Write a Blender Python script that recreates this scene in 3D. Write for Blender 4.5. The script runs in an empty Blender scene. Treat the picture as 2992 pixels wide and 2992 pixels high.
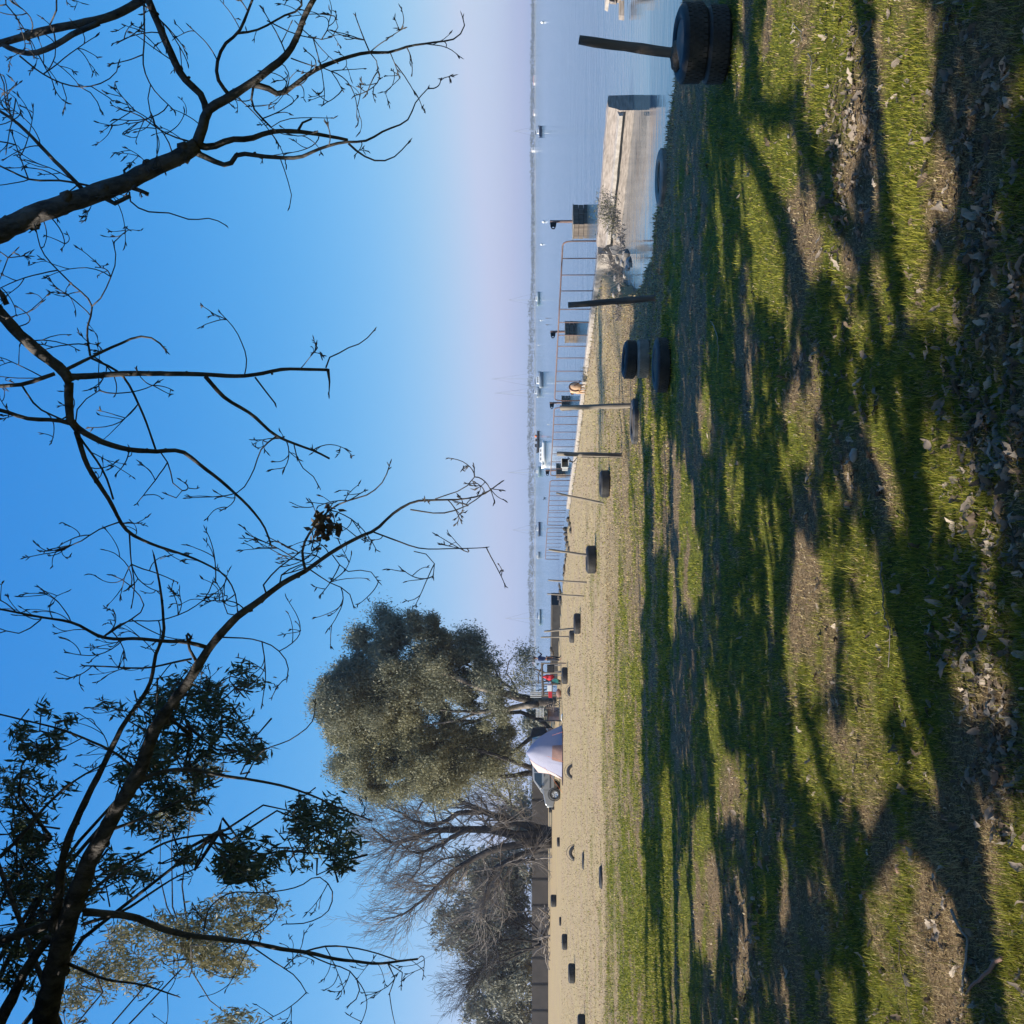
import bpy, bmesh, math, random
import numpy as np
from mathutils import Vector, Matrix
random.seed(7); RNG = np.random.default_rng(11)
R = math.radians
S = bpy.context.scene
COL = S.collection

# ------------------------------------------------------------------ camera
F = 2992.0; HOR = 1561.0; CAMZ = 1.6
PITCH = math.atan((HOR-1496)/F)
cp, sp = math.cos(PITCH), math.sin(PITCH)
cd = bpy.data.cameras.new('camera'); cam = bpy.data.objects.new('camera', cd); COL.objects.link(cam)
cd.sensor_width = 36; cd.sensor_fit = 'HORIZONTAL'; cd.lens = 36.0; cd.clip_start = 0.05; cd.clip_end = 9000
# the photograph lies on its side: image right = world down, image up = world +X
M = Matrix(((0, 1, 0, 0), (sp, 0, -cp, 0), (-cp, 0, -sp, 0), (0, 0, 0, 1)))
cam.matrix_world = Matrix.Translation((0, 0, CAMZ)) @ M
S.camera = cam

# ------------------------------------------------------------------ light
SUN_EL = R(33); SUN_DIR = np.array([0.95, 0.31]); SUN_DIR = SUN_DIR/np.linalg.norm(SUN_DIR)   # way the shadows fall
TANEL = math.tan(SUN_EL)
w = bpy.data.worlds.new("World"); S.world = w; w.use_nodes = True
nt = w.node_tree; bg = nt.nodes['Background']
sky = nt.nodes.new('ShaderNodeTexSky'); sky.sky_type = 'NISHITA'; sky.sun_disc = False
sky.sun_elevation = SUN_EL; sky.sun_rotation = math.atan2(-SUN_DIR[0], -SUN_DIR[1])
sky.air_density = 0.8; sky.dust_density = 0.8; sky.ozone_density = 4.0; sky.altitude = 0
# the clear winter sky of the photograph is a deeper blue than the model's: grade each channel of the sky texture
SK = 0.191; EXPO = 2**0.62
sps = nt.nodes.new('ShaderNodeSeparateColor'); cmb = nt.nodes.new('ShaderNodeCombineColor'); nt.links.new(sky.outputs[0], sps.inputs[0])
for i_, (pw, sc_, top_) in enumerate(((2.0, 1.38, .62), (.76, .73, .82), (.30, .90, .91))):
    a_ = nt.nodes.new('ShaderNodeMath'); a_.operation = 'MULTIPLY'; a_.inputs[1].default_value = SK; nt.links.new(sps.outputs[i_], a_.inputs[0])
    b_ = nt.nodes.new('ShaderNodeMath'); b_.operation = 'POWER'; b_.inputs[1].default_value = pw; nt.links.new(a_.outputs[0], b_.inputs[0])
    c_ = nt.nodes.new('ShaderNodeMath'); c_.operation = 'MULTIPLY'; c_.inputs[1].default_value = sc_; nt.links.new(b_.outputs[0], c_.inputs[0])
    d_ = nt.nodes.new('ShaderNodeMath'); d_.operation = 'MINIMUM'; d_.inputs[1].default_value = top_; nt.links.new(c_.outputs[0], d_.inputs[0])
    e_ = nt.nodes.new('ShaderNodeMath'); e_.operation = 'DIVIDE'; e_.inputs[1].default_value = SK; nt.links.new(d_.outputs[0], e_.inputs[0])
    nt.links.new(e_.outputs[0], cmb.inputs[i_])
nt.links.new(cmb.outputs[0], bg.inputs[0]); bg.inputs[1].default_value = SK/EXPO
sd = bpy.data.lights.new('sun', 'SUN'); so = bpy.data.objects.new('sun', sd); COL.objects.link(so)
sd.energy = 4.9; sd.angle = R(0.53); sd.color = (1.0, 0.93, 0.82)
dv = Vector((SUN_DIR[0]*math.cos(SUN_EL), SUN_DIR[1]*math.cos(SUN_EL), -math.sin(SUN_EL)))
so.rotation_euler = dv.to_track_quat('-Z', 'Y').to_euler()
S.view_settings.view_transform = 'Standard'; S.view_settings.look = 'None'
S.view_settings.gamma = 1; S.view_settings.exposure = 0.62
S.view_settings.use_curve_mapping = False

# ------------------------------------------------------------------ places seen in the photograph
def P(x, y, D):
    a = (x-1496)/F; b = (1496-y)/F
    return np.array([D*b, D*(cp+a*sp), CAMZ+D*(sp-a*cp)])
def G(x, y, z=0.0):
    a = (x-1496)/F
    D = (CAMZ-z)/(a*cp-sp)
    return P(x, y, D)
def SH(x, y, h):
    g = G(x, y); s = h/TANEL
    return np.array([g[0]-SUN_DIR[0]*s, g[1]-SUN_DIR[1]*s, h])
def topx(p):
    p = np.asarray(p, float); q = p-np.array([0, 0, CAMZ])
    d = q[..., 1]*cp+q[..., 2]*sp
    d = np.where(np.abs(d) < 1e-6, 1e-6, d)
    return 1496+F*(q[..., 1]*sp-q[..., 2]*cp)/d, 1496-F*q[..., 0]/d, d

# ------------------------------------------------------------------ noise
def _hash(i, j, s):
    h = (i.astype(np.int64)*374761393+j.astype(np.int64)*668265263+s*982451653) & 0x7fffffff
    h = ((h ^ (h >> 13))*1274126177) & 0x7fffffff
    return ((h ^ (h >> 16)) & 0xffff)/65535.0
def vnoise(x, y, s=0):
    i = np.floor(x); j = np.floor(y); fx = x-i; fy = y-j
    fx = fx*fx*(3-2*fx); fy = fy*fy*(3-2*fy)
    a = _hash(i, j, s); b = _hash(i+1, j, s); c = _hash(i, j+1, s); d = _hash(i+1, j+1, s)
    return (a*(1-fx)+b*fx)*(1-fy)+(c*(1-fx)+d*fx)*fy
def fbm(x, y, s=0, o=4):
    t = 0; a = .5
    for k in range(o):
        t = t+a*vnoise(x*2**k, y*2**k, s+k*17); a *= .5
    return t/(1-.5**o)

# ------------------------------------------------------------------ materials
def mat(name, col, rough=.8, metal=0, noise=None, bump=0, bscale=20, spec=.3, stretch=None, trans=0, alpha=None):
    """noise = (scale, other colour, contrast)"""
    m = bpy.data.materials.new(name); m.use_nodes = True
    n = m.node_tree.nodes; l = m.node_tree.links; b = n['Principled BSDF']
    b.inputs['Roughness'].default_value = rough; b.inputs['Metallic'].default_value = metal
    b.inputs['Specular IOR Level'].default_value = spec
    b.inputs['Base Color'].default_value = (*col, 1)
    tc = n.new('ShaderNodeTexCoord'); mp = n.new('ShaderNodeMapping'); l.new(tc.outputs['Object'], mp.inputs[0])
    if stretch: mp.inputs['Scale'].default_value = stretch
    if noise:
        t = n.new('ShaderNodeTexNoise'); t.inputs['Scale'].default_value = noise[0]; t.inputs['Detail'].default_value = 6
        t.inputs['Roughness'].default_value = .65
        l.new(mp.outputs[0], t.inputs[0])
        r = n.new('ShaderNodeValToRGB'); l.new(t.outputs[0], r.inputs[0])
        c = noise[2] if len(noise) > 2 else .2
        r.color_ramp.elements[0].position = .5-c/2; r.color_ramp.elements[1].position = .5+c/2
        r.color_ramp.elements[0].color = (*col, 1); r.color_ramp.elements[1].color = (*noise[1], 1)
        l.new(r.outputs[0], b.inputs['Base Color'])
    if bump:
        t2 = n.new('ShaderNodeTexNoise'); t2.inputs['Scale'].default_value = bscale; t2.inputs['Detail'].default_value = 8
        l.new(mp.outputs[0], t2.inputs[0])
        bp = n.new('ShaderNodeBump'); bp.inputs['Strength'].default_value = bump; bp.inputs['Distance'].default_value = .02
        l.new(t2.outputs[0], bp.inputs['Height']); l.new(bp.outputs[0], b.inputs['Normal'])
    return m
def leafmat(name, c1, c2, tr=.35, scale=1.2, rough=.5, isl=.3):
    m = bpy.data.materials.new(name); m.use_nodes = True
    n = m.node_tree.nodes; l = m.node_tree.links; b = n['Principled BSDF']; out = n['Material Output']
    b.inputs['Roughness'].default_value = rough; b.inputs['Specular IOR Level'].default_value = .35
    geo = n.new('ShaderNodeNewGeometry'); t = n.new('ShaderNodeTexNoise'); t.inputs['Scale'].default_value = scale
    t.inputs['Detail'].default_value = 3; l.new(geo.outputs['Position'], t.inputs[0])
    ad = n.new('ShaderNodeMath'); ad.operation = 'ADD'; l.new(t.outputs[0], ad.inputs[0])
    ml = n.new('ShaderNodeMath'); ml.operation = 'MULTIPLY_ADD'; ml.inputs[1].default_value = isl; ml.inputs[2].default_value = -isl/2
    l.new(geo.outputs['Random Per Island'], ml.inputs[0]); l.new(ml.outputs[0], ad.inputs[1])
    r = n.new('ShaderNodeValToRGB'); r.color_ramp.elements[0].position = .25; r.color_ramp.elements[1].position = .75
    r.color_ramp.elements[0].color = (*c1, 1); r.color_ramp.elements[1].color = (*c2, 1)
    l.new(ad.outputs[0], r.inputs[0]); l.new(r.outputs[0], b.inputs['Base Color'])
    tl = n.new('ShaderNodeBsdfTranslucent'); l.new(r.outputs[0], tl.inputs[0])
    mx = n.new('ShaderNodeMixShader'); mx.inputs[0].default_value = tr
    l.new(b.outputs[0], mx.inputs[1]); l.new(tl.outputs[0], mx.inputs[2]); l.new(mx.outputs[0], out.inputs[0])
    return m
def attrmat(name, rough=.7, tr=.3, att='tint'):
    m = bpy.data.materials.new(name); m.use_nodes = True
    n = m.node_tree.nodes; l = m.node_tree.links; b = n['Principled BSDF']; out = n['Material Output']
    b.inputs['Roughness'].default_value = rough; b.inputs['Specular IOR Level'].default_value = .25
    a = n.new('ShaderNodeAttribute'); a.attribute_name = att
    l.new(a.outputs['Color'], b.inputs['Base Color'])
    tl = n.new('ShaderNodeBsdfTranslucent'); l.new(a.outputs['Color'], tl.inputs[0])
    mx = n.new('ShaderNodeMixShader'); mx.inputs[0].default_value = tr
    l.new(b.outputs[0], mx.inputs[1]); l.new(tl.outputs[0], mx.inputs[2]); l.new(mx.outputs[0], out.inputs[0])
    return m

MT = {}
MT['bark'] = mat('bark', (.045, .043, .045), .9, noise=(14, (.14, .125, .115), .22), bump=1, bscale=38, stretch=(1, 1, .5))
MT['twig'] = mat('twig', (.10, .082, .07), .85, noise=(14, (.16, .13, .11)))
MT['bark_far'] = mat('bark_far', (.028, .025, .024), .9, noise=(1.5, (.07, .06, .054), .3))
MT['bark_pale'] = mat('bark_pale', (.05, .043, .038), .9, noise=(.8, (.26, .22, .18), .15))
MT['twig_far'] = mat('twig_far', (.20, .175, .155), .9)
MT['rubber'] = mat('rubber', (.014, .015, .018), .62, noise=(5, (.055, .052, .048), .35), bump=.15, bscale=40, spec=.35)
MT['rubber_worn'] = mat('rubber_worn', (.032, .032, .034), .75, noise=(6, (.11, .105, .10), .4), bump=.2, bscale=40)
MT['rubber_pale'] = mat('rubber_pale', (.17, .155, .135), .9, noise=(9, (.32, .29, .24), .4), bump=.3, bscale=40)
MT['soil'] = mat('soil', (.10, .075, .055), .95, noise=(12, (.20, .155, .115), .4), bump=1, bscale=50)
MT['soil_grey'] = mat('soil_grey', (.16, .145, .13), .95, noise=(10, (.24, .21, .185), .4), bump=.5, bscale=40)
MT['wood'] = mat('wood', (.085, .068, .058), .85, noise=(10, (.19, .155, .125), .3), bump=.6, bscale=30, stretch=(1, 1, .08))
MT['wood_grey'] = mat('wood_grey', (.30, .26, .21), .85, noise=(10, (.16, .135, .11), .3), bump=.5, bscale=30, stretch=(1, 1, .08))
MT['rust'] = mat('rust', (.15, .085, .07), .8, noise=(12, (.22, .16, .14), .3), bump=.2, bscale=60)
MT['concrete'] = mat('concrete', (.38, .325, .285), .9, noise=(9, (.20, .17, .15), .30), bump=1, bscale=10, stretch=(.5, .5, 3))
MT['concrete_pale'] = mat('concrete_pale', (.46, .41, .36), .85, noise=(7, (.30, .26, .22), .3), bump=.4, bscale=20)
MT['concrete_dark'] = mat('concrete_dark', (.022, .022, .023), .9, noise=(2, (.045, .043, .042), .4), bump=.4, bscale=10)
MT['stone'] = mat('stone', (.40, .37, .33), .9, noise=(5, (.24, .21, .18), .4), bump=.8, bscale=16)
MT['stone_dark'] = mat('stone_dark', (.06, .055, .05), .85, noise=(3, (.13, .11, .09), .4), bump=.8, bscale=10)
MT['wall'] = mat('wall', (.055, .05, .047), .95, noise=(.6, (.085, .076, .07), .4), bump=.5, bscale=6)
MT['white'] = mat('white', (.80, .80, .78), .45, noise=(3, (.70, .70, .68), .5), spec=.5)
MT['navy'] = mat('navy', (.012, .03, .075), .35, spec=.5)
MT['hullgrey'] = mat('hullgrey', (.20, .24, .28), .4, spec=.5)
MT['hullteal'] = mat('hullteal', (.12, .20, .24), .45, spec=.5)
MT['darkglass'] = mat('darkglass', (.02, .026, .034), .08, spec=.8)
MT['black'] = mat('black', (.015, .015, .017), .6)
MT['alu'] = mat('alu', (.6, .62, .65), .35, metal=.6)
MT['orange'] = mat('orange', (.75, .20, .06), .7)
MT['red'] = mat('red', (.62, .035, .05), .75, noise=(8, (.48, .03, .04), .3))
MT['teal'] = mat('teal', (.05, .50, .38), .7, noise=(8, (.25, .65, .5), .3))
MT['skin'] = mat('skin', (.34, .19, .13), .6)
MT['hair'] = mat('hair', (.03, .02, .015), .7)
MT['jacket'] = mat('jacket', (.028, .042, .10), .85, noise=(6, (.06, .085, .17), .4))
MT['jeans'] = mat('jeans', (.022, .024, .03), .85, noise=(8, (.045, .05, .07), .4))
MT['car'] = mat('car', (.27, .27, .27), .25, metal=.5, noise=(3, (.24, .24, .24), .4), spec=.6)
MT['car_trim'] = mat('car_trim', (.035, .035, .037), .6)
MT['tent'] = mat('tent', (.27, .27, .36), .7, noise=(1.4, (.31, .31, .40), .4), bump=.5, bscale=3)
MT['tent_pink'] = mat('tent_pink', (.56, .41, .38), .7, noise=(2, (.60, .45, .42), .4), bump=.3, bscale=4)
MT['tent_tan'] = mat('tent_tan', (.34, .20, .16), .75, noise=(5, (.26, .155, .125), .3), bump=.4, bscale=6)
MT['tent_dark'] = mat('tent_dark', (.045, .025, .03), .9)
MT['tan_fur'] = mat('tan_fur', (.50, .30, .17), .85, noise=(14, (.66, .46, .30), .4), bump=.3, bscale=60)
MT['dark_fur'] = mat('dark_fur', (.07, .035, .025), .85)
MT['euc'] = leafmat('eucalyptus_leaves', (.085, .095, .062), (.31, .30, .20), .25, .55, .5, .22)
MT['euc2'] = leafmat('olive_leaves', (.105, .11, .066), (.36, .34, .20), .25, .55, .5, .22)
MT['scrub'] = leafmat('grey_scrub', (.14, .145, .11), (.30, .295, .225), .25, .6)
MT['leafB'] = leafmat('hanging_leaves', (.045, .07, .04), (.12, .15, .075), .3, 1.0)
MT['leafBp'] = leafmat('pale_hanging_leaves', (.10, .105, .05), (.26, .23, .12), .35, 1.0)  # sunlit tone of the farther sprays is put into this leaf colour
MT['shade_leaf'] = leafmat('willow_leaves', (.05, .07, .025), (.10, .13, .04), .18, 1.0)
MT['farwood'] = leafmat('far_wood', (.045, .055, .035), (.085, .095, .06), 0, .02)
MT['grass'] = attrmat('grass_blades', .65, .32)
MT['litter'] = attrmat('dry_leaves', .8, .15)

# ------------------------------------------------------------------ mesh building
class MB:
    def __init__(s): s.v = []; s.f = []; s.n = 0
    def add(s, v, f):
        v = np.asarray(v, float).reshape(-1, 3)
        for q in f: s.f.append(tuple(int(i)+s.n for i in q))
        s.v.append(v); s.n += len(v); return s
    def box(s, c, size, rz=0, taper=1.0, rx=0, ry=0):
        c = np.asarray(c, float); h = np.asarray(size, float)/2
        pts = []
        for z in (-1, 1):
            t = taper if z > 0 else 1
            for x, y in ((-1, -1), (1, -1), (1, 1), (-1, 1)): pts.append((x*h[0]*t, y*h[1]*t, z*h[2]))
        m = (Matrix.Rotation(rz, 3, 'Z') @ Matrix.Rotation(ry, 3, 'Y') @ Matrix.Rotation(rx, 3, 'X'))
        pts = np.array(pts) @ np.array(m).T + c
        return s.add(pts, [(0, 3, 2, 1), (4, 5, 6, 7), (0, 1, 5, 4), (1, 2, 6, 5), (2, 3, 7, 6), (3, 0, 4, 7)])
    def tube(s, pts, rad, n=6, cap=True):
        pts = np.asarray(pts, float); k = len(pts)
        if np.isscalar(rad): rad = [rad]*k
        T = np.gradient(pts, axis=0); T /= np.linalg.norm(T, axis=1)[:, None]+1e-9
        ref = np.array([.13, .31, .94]) if abs(T[0][2]) < .8 else np.array([.9, .3, .1])
        ring = []
        u = np.cross(T[0], ref); u /= np.linalg.norm(u)
        a = np.arange(n)*2*math.pi/n
        for i in range(k):
            u = u-T[i]*np.dot(u, T[i]); u /= np.linalg.norm(u)+1e-9
            v = np.cross(T[i], u)
            ring.append(pts[i]+rad[i]*(np.cos(a)[:, None]*u+np.sin(a)[:, None]*v))
        V = np.concatenate(ring); f = []
        for i in range(k-1):
            for j in range(n):
                j2 = (j+1) % n; f.append((i*n+j, i*n+j2, (i+1)*n+j2, (i+1)*n+j))
        if cap: f.append(tuple(range(n-1, -1, -1))); f.append(tuple((k-1)*n+j for j in range(n)))
        return s.add(V, f)
    def ball(s, c, r, nu=10, nv=6, squash=(1, 1, 1), jit=0, rot=None):
        c = np.asarray(c, float); V = [(0, 0, 1)]
        for i in range(1, nv):
            p = math.pi*i/nv
            for j in range(nu):
                t = 2*math.pi*j/nu; V.append((math.sin(p)*math.cos(t), math.sin(p)*math.sin(t), math.cos(p)))
        V.append((0, 0, -1)); V = np.array(V)
        if jit: V = V*(1+jit*(RNG.random((len(V), 1))-.5)*2)
        V = V*np.asarray(squash)*r
        if rot is not None: V = V @ np.array(rot).T
        f = [(0, 1+j, 1+(j+1) % nu) for j in range(nu)]
        for i in range(nv-2):
            for j in range(nu):
                a = 1+i*nu+j; b = 1+i*nu+(j+1) % nu; f.append((a, a+nu, b+nu, b))
        L = len(V)-1; o = 1+(nv-2)*nu
        f += [(L, o+(j+1) % nu, o+j) for j in range(nu)]
        return s.add(V+c, f)
    def lathe(s, prof, c=(0, 0, 0), n=28, closed=True, rot=None):
        V = []; k = len(prof)
        for j in range(n):
            t = 2*math.pi*j/n
            for r, z in prof: V.append((r*math.cos(t), r*math.sin(t), z))
        V = np.array(V)
        if rot is not None: V = V @ np.array(rot).T
        f = []
        for j in range(n):
            j2 = (j+1) % n
            for i in range(k if closed else k-1):
                i2 = (i+1) % k; f.append((j*k+i, j2*k+i, j2*k+i2, j*k+i2))
        return s.add(V+np.asarray(c, float), f)
    def loft(s, secs, cap=True):
        n = len(secs[0]); V = np.concatenate([np.asarray(q, float) for q in secs]); f = []
        for i in range(len(secs)-1):
            for j in range(n):
                j2 = (j+1) % n; f.append((i*n+j, i*n+j2, (i+1)*n+j2, (i+1)*n+j))
        if cap: f.append(tuple(range(n-1, -1, -1))); f.append(tuple((len(secs)-1)*n+j for j in range(n)))
        return s.add(V, f)
    def build(s, name, m, parent=None, smooth=False, loc=None, bevel=0, fixn=True):
        me = bpy.data.meshes.new(name)
        V = np.concatenate(s.v) if s.v else np.zeros((0, 3))
        if loc is not None: V = V-np.asarray(loc, float)
        me.from_pydata(V.tolist(), [], s.f); me.update()
        if fixn and len(s.f) < 60000:
            bm = bmesh.new(); bm.from_mesh(me); bmesh.ops.recalc_face_normals(bm, faces=bm.faces); bm.to_mesh(me); bm.free()
        if smooth: me.polygons.foreach_set('use_smooth', [True]*len(me.polygons))
        me.materials.append(m)
        o = bpy.data.objects.new(name, me); COL.objects.link(o)
        if loc is not None: o.location = loc
        if parent is not None: o.parent = parent
        if bevel:
            b = o.modifiers.new('bevel', 'BEVEL'); b.width = bevel; b.segments = 2
        return o
def fastmesh(name, V, Fc, m, parent=None, tint=None, loc=None):
    """V (N,3), Fc (M,k) all faces of one size"""
    me = bpy.data.meshes.new(name); V = np.asarray(V, np.float32); Fc = np.asarray(Fc, np.int32)
    if loc is not None: V = V-np.asarray(loc, np.float32)
    k = Fc.shape[1]
    me.vertices.add(len(V)); me.vertices.foreach_set('co', V.ravel())
    me.loops.add(Fc.size); me.loops.foreach_set('vertex_index', Fc.ravel())
    me.polygons.add(len(Fc)); me.polygons.foreach_set('loop_start', np.arange(0, Fc.size, k, dtype=np.int32))
    me.update(calc_edges=True)
    if tint is not None:
        a = me.attributes.new('tint', 'FLOAT_COLOR', 'POINT')
        c = np.ones((len(V), 4), np.float32); c[:, :3] = tint; a.data.foreach_set('color', c.ravel())
    me.materials.append(m)
    o = bpy.data.objects.new(name, me); COL.objects.link(o)
    if loc is not None: o.location = loc
    if parent is not None: o.parent = parent
    return o
def tag(o, label=None, cat=None, group=None, kind=None):
    if label: o['label'] = label
    if cat: o['category'] = cat
    if group: o['group'] = group
    if kind: o['kind'] = kind
    return o
def thing(name, label, cat, loc=(0, 0, 0), rz=0, group=None):
    o = bpy.data.objects.new(name, None); COL.objects.link(o); o.location = tuple(float(q) for q in loc); o.rotation_euler = (0, 0, rz)
    o.empty_display_size = .1
    return tag(o, label, cat, group)
def copy_tree(root, loc, rz=None, label=None, scale=None):
    r = root.copy(); COL.objects.link(r); r.location = tuple(float(q) for q in loc)
    if rz is not None: r.rotation_euler = (0, 0, rz)
    if label: r['label'] = label
    if scale: r.scale = (scale,)*3 if np.isscalar(scale) else scale
    for ch in list(root.children):
        c = ch.copy(); COL.objects.link(c); c.parent = r
        for g in list(ch.children):
            d = g.copy(); COL.objects.link(d); d.parent = c
    return r
# ------------------------------------------------------------------ terrain
WATER_Z = -0.4
SHORE = np.array([(60, -30), (24, 4.0), (12, 9.5), (8, 11.3), (6.0, 12.0), (5.5, 12.8), (4.95, 13.5), (4.3, 14.8), (4.1, 15.7), (4.25, 17.2), (4.9, 20.5), (5.6, 22.8), (6.2, 24.2),
                  (4.2, 32), (2.45, 38), (0, 48.8), (-2.8, 56), (-6.3, 64), (-10, 71), (-15, 80), (-19, 95), (-25, 125), (-60, 220), (-300, 600), (-900, 900), (-4000, 1500)], float)
POLY = np.concatenate([SHORE, [(-4000, -3000), (60, -3000)]])
def inpoly(px, py, poly):
    r = np.zeros(px.shape, bool); n = len(poly); j = n-1
    for i in range(n):
        xi, yi = poly[i]; xj, yj = poly[j]
        c = ((yi > py) != (yj > py)) & (px < (xj-xi)*(py-yi)/((yj-yi) if yj != yi else 1e-9)+xi)
        r ^= c; j = i
    return r
def shoredist(X, Y):
    d = np.full(X.shape, 1e9)
    for a, b in zip(SHORE[:-1], SHORE[1:]):
        ab = b-a; t = np.clip(((X-a[0])*ab[0]+(Y-a[1])*ab[1])/(ab@ab), 0, 1)
        d = np.minimum(d, np.hypot(X-a[0]-t*ab[0], Y-a[1]-t*ab[1]))
    return np.where(inpoly(X, Y, POLY), d, -d)
def hground(X, Y):
    X = np.asarray(X, float); Y = np.asarray(Y, float)
    d = shoredist(X, Y)
    rag = (fbm(X*.9, Y*.9, 5)-.5)*.55*np.clip((26-Y)/8, 0, 1)
    d = d+rag
    near = np.clip((26-Y)/3, 0, 1)
    width = .35+.55*near
    t = np.clip((d+.1)/width, 0, 1); t = t*t*(3-2*t)
    z = -1.2*(1-t)
    rel = (fbm(X*1.4, Y*1.4, 9)-.5)*.07+(fbm(X*5, Y*5, 3, 3)-.5)*.028
    amp = np.clip(1.25-Y/45, .25, 1)
    z = z+rel*amp*t
    z = z-.05*np.exp(-((d-.5)/.8)**2)*near*t
    return z
xs = np.concatenate([-np.geomspace(5200, 12, 70), np.arange(-11.9, 9.6, .075), np.geomspace(9.7, 5200, 75)])
ys = np.concatenate([-np.geomspace(3000, 2, 24), np.arange(-1.5, 17.5, .075), 17.5+np.cumsum(np.geomspace(.09, 90, 170))])
XX, YY = np.meshgrid(xs, ys); ZZ = hground(XX, YY)
nx, ny = len(xs), len(ys)
idx = np.arange(nx*ny).reshape(ny, nx)
GF = np.stack([idx[:-1, :-1], idx[:-1, 1:], idx[1:, 1:], idx[1:, :-1]], -1).reshape(-1, 4)
# how green / how bare the turf is, by place
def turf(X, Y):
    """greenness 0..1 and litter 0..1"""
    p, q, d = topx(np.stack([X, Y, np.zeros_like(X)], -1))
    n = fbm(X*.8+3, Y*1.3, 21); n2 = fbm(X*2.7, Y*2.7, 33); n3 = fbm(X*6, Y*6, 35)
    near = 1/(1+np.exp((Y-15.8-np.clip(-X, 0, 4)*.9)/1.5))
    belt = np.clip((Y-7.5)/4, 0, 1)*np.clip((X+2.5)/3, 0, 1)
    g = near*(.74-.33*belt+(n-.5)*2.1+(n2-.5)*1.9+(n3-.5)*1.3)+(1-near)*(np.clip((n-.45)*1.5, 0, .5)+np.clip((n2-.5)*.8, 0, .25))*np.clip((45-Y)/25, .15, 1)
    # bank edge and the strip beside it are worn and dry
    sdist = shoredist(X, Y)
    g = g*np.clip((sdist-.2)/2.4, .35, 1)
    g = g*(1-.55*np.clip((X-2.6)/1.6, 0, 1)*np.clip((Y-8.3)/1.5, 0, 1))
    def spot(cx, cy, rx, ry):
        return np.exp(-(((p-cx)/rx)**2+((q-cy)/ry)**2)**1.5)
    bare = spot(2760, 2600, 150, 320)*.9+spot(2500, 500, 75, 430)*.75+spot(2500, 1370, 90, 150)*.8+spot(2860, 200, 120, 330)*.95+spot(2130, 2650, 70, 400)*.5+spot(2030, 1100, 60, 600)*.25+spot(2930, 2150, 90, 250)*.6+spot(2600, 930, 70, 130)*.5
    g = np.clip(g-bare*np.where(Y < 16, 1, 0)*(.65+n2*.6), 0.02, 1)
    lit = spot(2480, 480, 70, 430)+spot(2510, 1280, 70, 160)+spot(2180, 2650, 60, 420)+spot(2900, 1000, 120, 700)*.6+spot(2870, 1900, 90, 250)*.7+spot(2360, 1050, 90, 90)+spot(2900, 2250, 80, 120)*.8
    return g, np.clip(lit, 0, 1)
gg, ll = turf(XX, YY)
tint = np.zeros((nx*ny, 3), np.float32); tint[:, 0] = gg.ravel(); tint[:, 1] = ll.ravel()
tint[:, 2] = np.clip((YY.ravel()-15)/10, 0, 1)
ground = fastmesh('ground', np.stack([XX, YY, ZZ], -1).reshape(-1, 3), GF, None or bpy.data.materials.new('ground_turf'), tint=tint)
ground.data.polygons.foreach_set('use_smooth', [True]*len(ground.data.polygons))
tag(ground, kind='structure')
m = ground.data.materials[0]; m.use_nodes = True
n = m.node_tree.nodes; l = m.node_tree.links; b = n['Principled BSDF']; b.inputs['Roughness'].default_value = .95; b.inputs['Specular IOR Level'].default_value = .1
at = n.new('ShaderNodeAttribute'); at.attribute_name = 'tint'; sep = n.new('ShaderNodeSeparateColor'); l.new(at.outputs['Color'], sep.inputs[0])
geo = n.new('ShaderNodeNewGeometry')
def nz(scale, det=6, rough=.6, vec=None):
    t = n.new('ShaderNodeTexNoise'); t.inputs['Scale'].default_value = scale; t.inputs['Detail'].default_value = det; t.inputs['Roughness'].default_value = rough
    l.new(vec or geo.outputs['Position'], t.inputs[0]); return t.outputs[0]
def ramp(inp, stops):
    r = n.new('ShaderNodeValToRGB'); l.new(inp, r.inputs[0])
    while len(r.color_ramp.elements) < len(stops): r.color_ramp.elements.new(.5)
    for e, (p, c) in zip(r.color_ramp.elements, stops): e.position = p; e.color = (*c, 1)
    return r.outputs[0]
def mix(f, a, c):
    x = n.new('ShaderNodeMix'); x.data_type = 'RGBA'; l.new(f, x.inputs[0]); l.new(a, x.inputs[6]); l.new(c, x.inputs[7]); return x.outputs[2]
def math2(op, a, c):
    x = n.new('ShaderNodeMath'); x.operation = op; x.use_clamp = True
    for i, q in enumerate((a, c)):
        if isinstance(q, (int, float)): x.inputs[i].default_value = q
        else: l.new(q, x.inputs[i])
    return x.outputs[0]
fine = nz(55, 5, .7); mid = nz(7, 5, .65); big = nz(.5, 4)
mpf = n.new('ShaderNodeMapping'); mpf.inputs['Scale'].default_value = (1, .55, 1); l.new(geo.outputs['Position'], mpf.inputs[0])
tuft = nz(11, 8, .75, mpf.outputs[0])
straw = ramp(tuft, [(.28, (.25, .17, .08)), (.42, (.40, .295, .145)), (.56, (.50, .38, .20)), (.74, (.62, .49, .28))])
dirt = ramp(fine, [(.3, (.07, .048, .024)), (.5, (.20, .14, .08)), (.7, (.42, .32, .20))])
green = ramp(tuft, [(.3, (.035, .032, .010)), (.48, (.115, .125, .020)), (.7, (.23, .235, .045))])
dry = mix(ramp(big, [(.40, (0, 0, 0)), (.62, (1, 1, 1))]), straw, ramp(fine, [(.3, (.34, .24, .14)), (.6, (.46, .335, .205)), (.8, (.55, .415, .27))]))
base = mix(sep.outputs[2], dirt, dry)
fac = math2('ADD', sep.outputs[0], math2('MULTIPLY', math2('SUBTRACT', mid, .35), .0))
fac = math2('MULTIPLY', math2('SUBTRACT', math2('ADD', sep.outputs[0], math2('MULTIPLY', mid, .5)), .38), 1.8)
colr = mix(fac, base, green)
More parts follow.
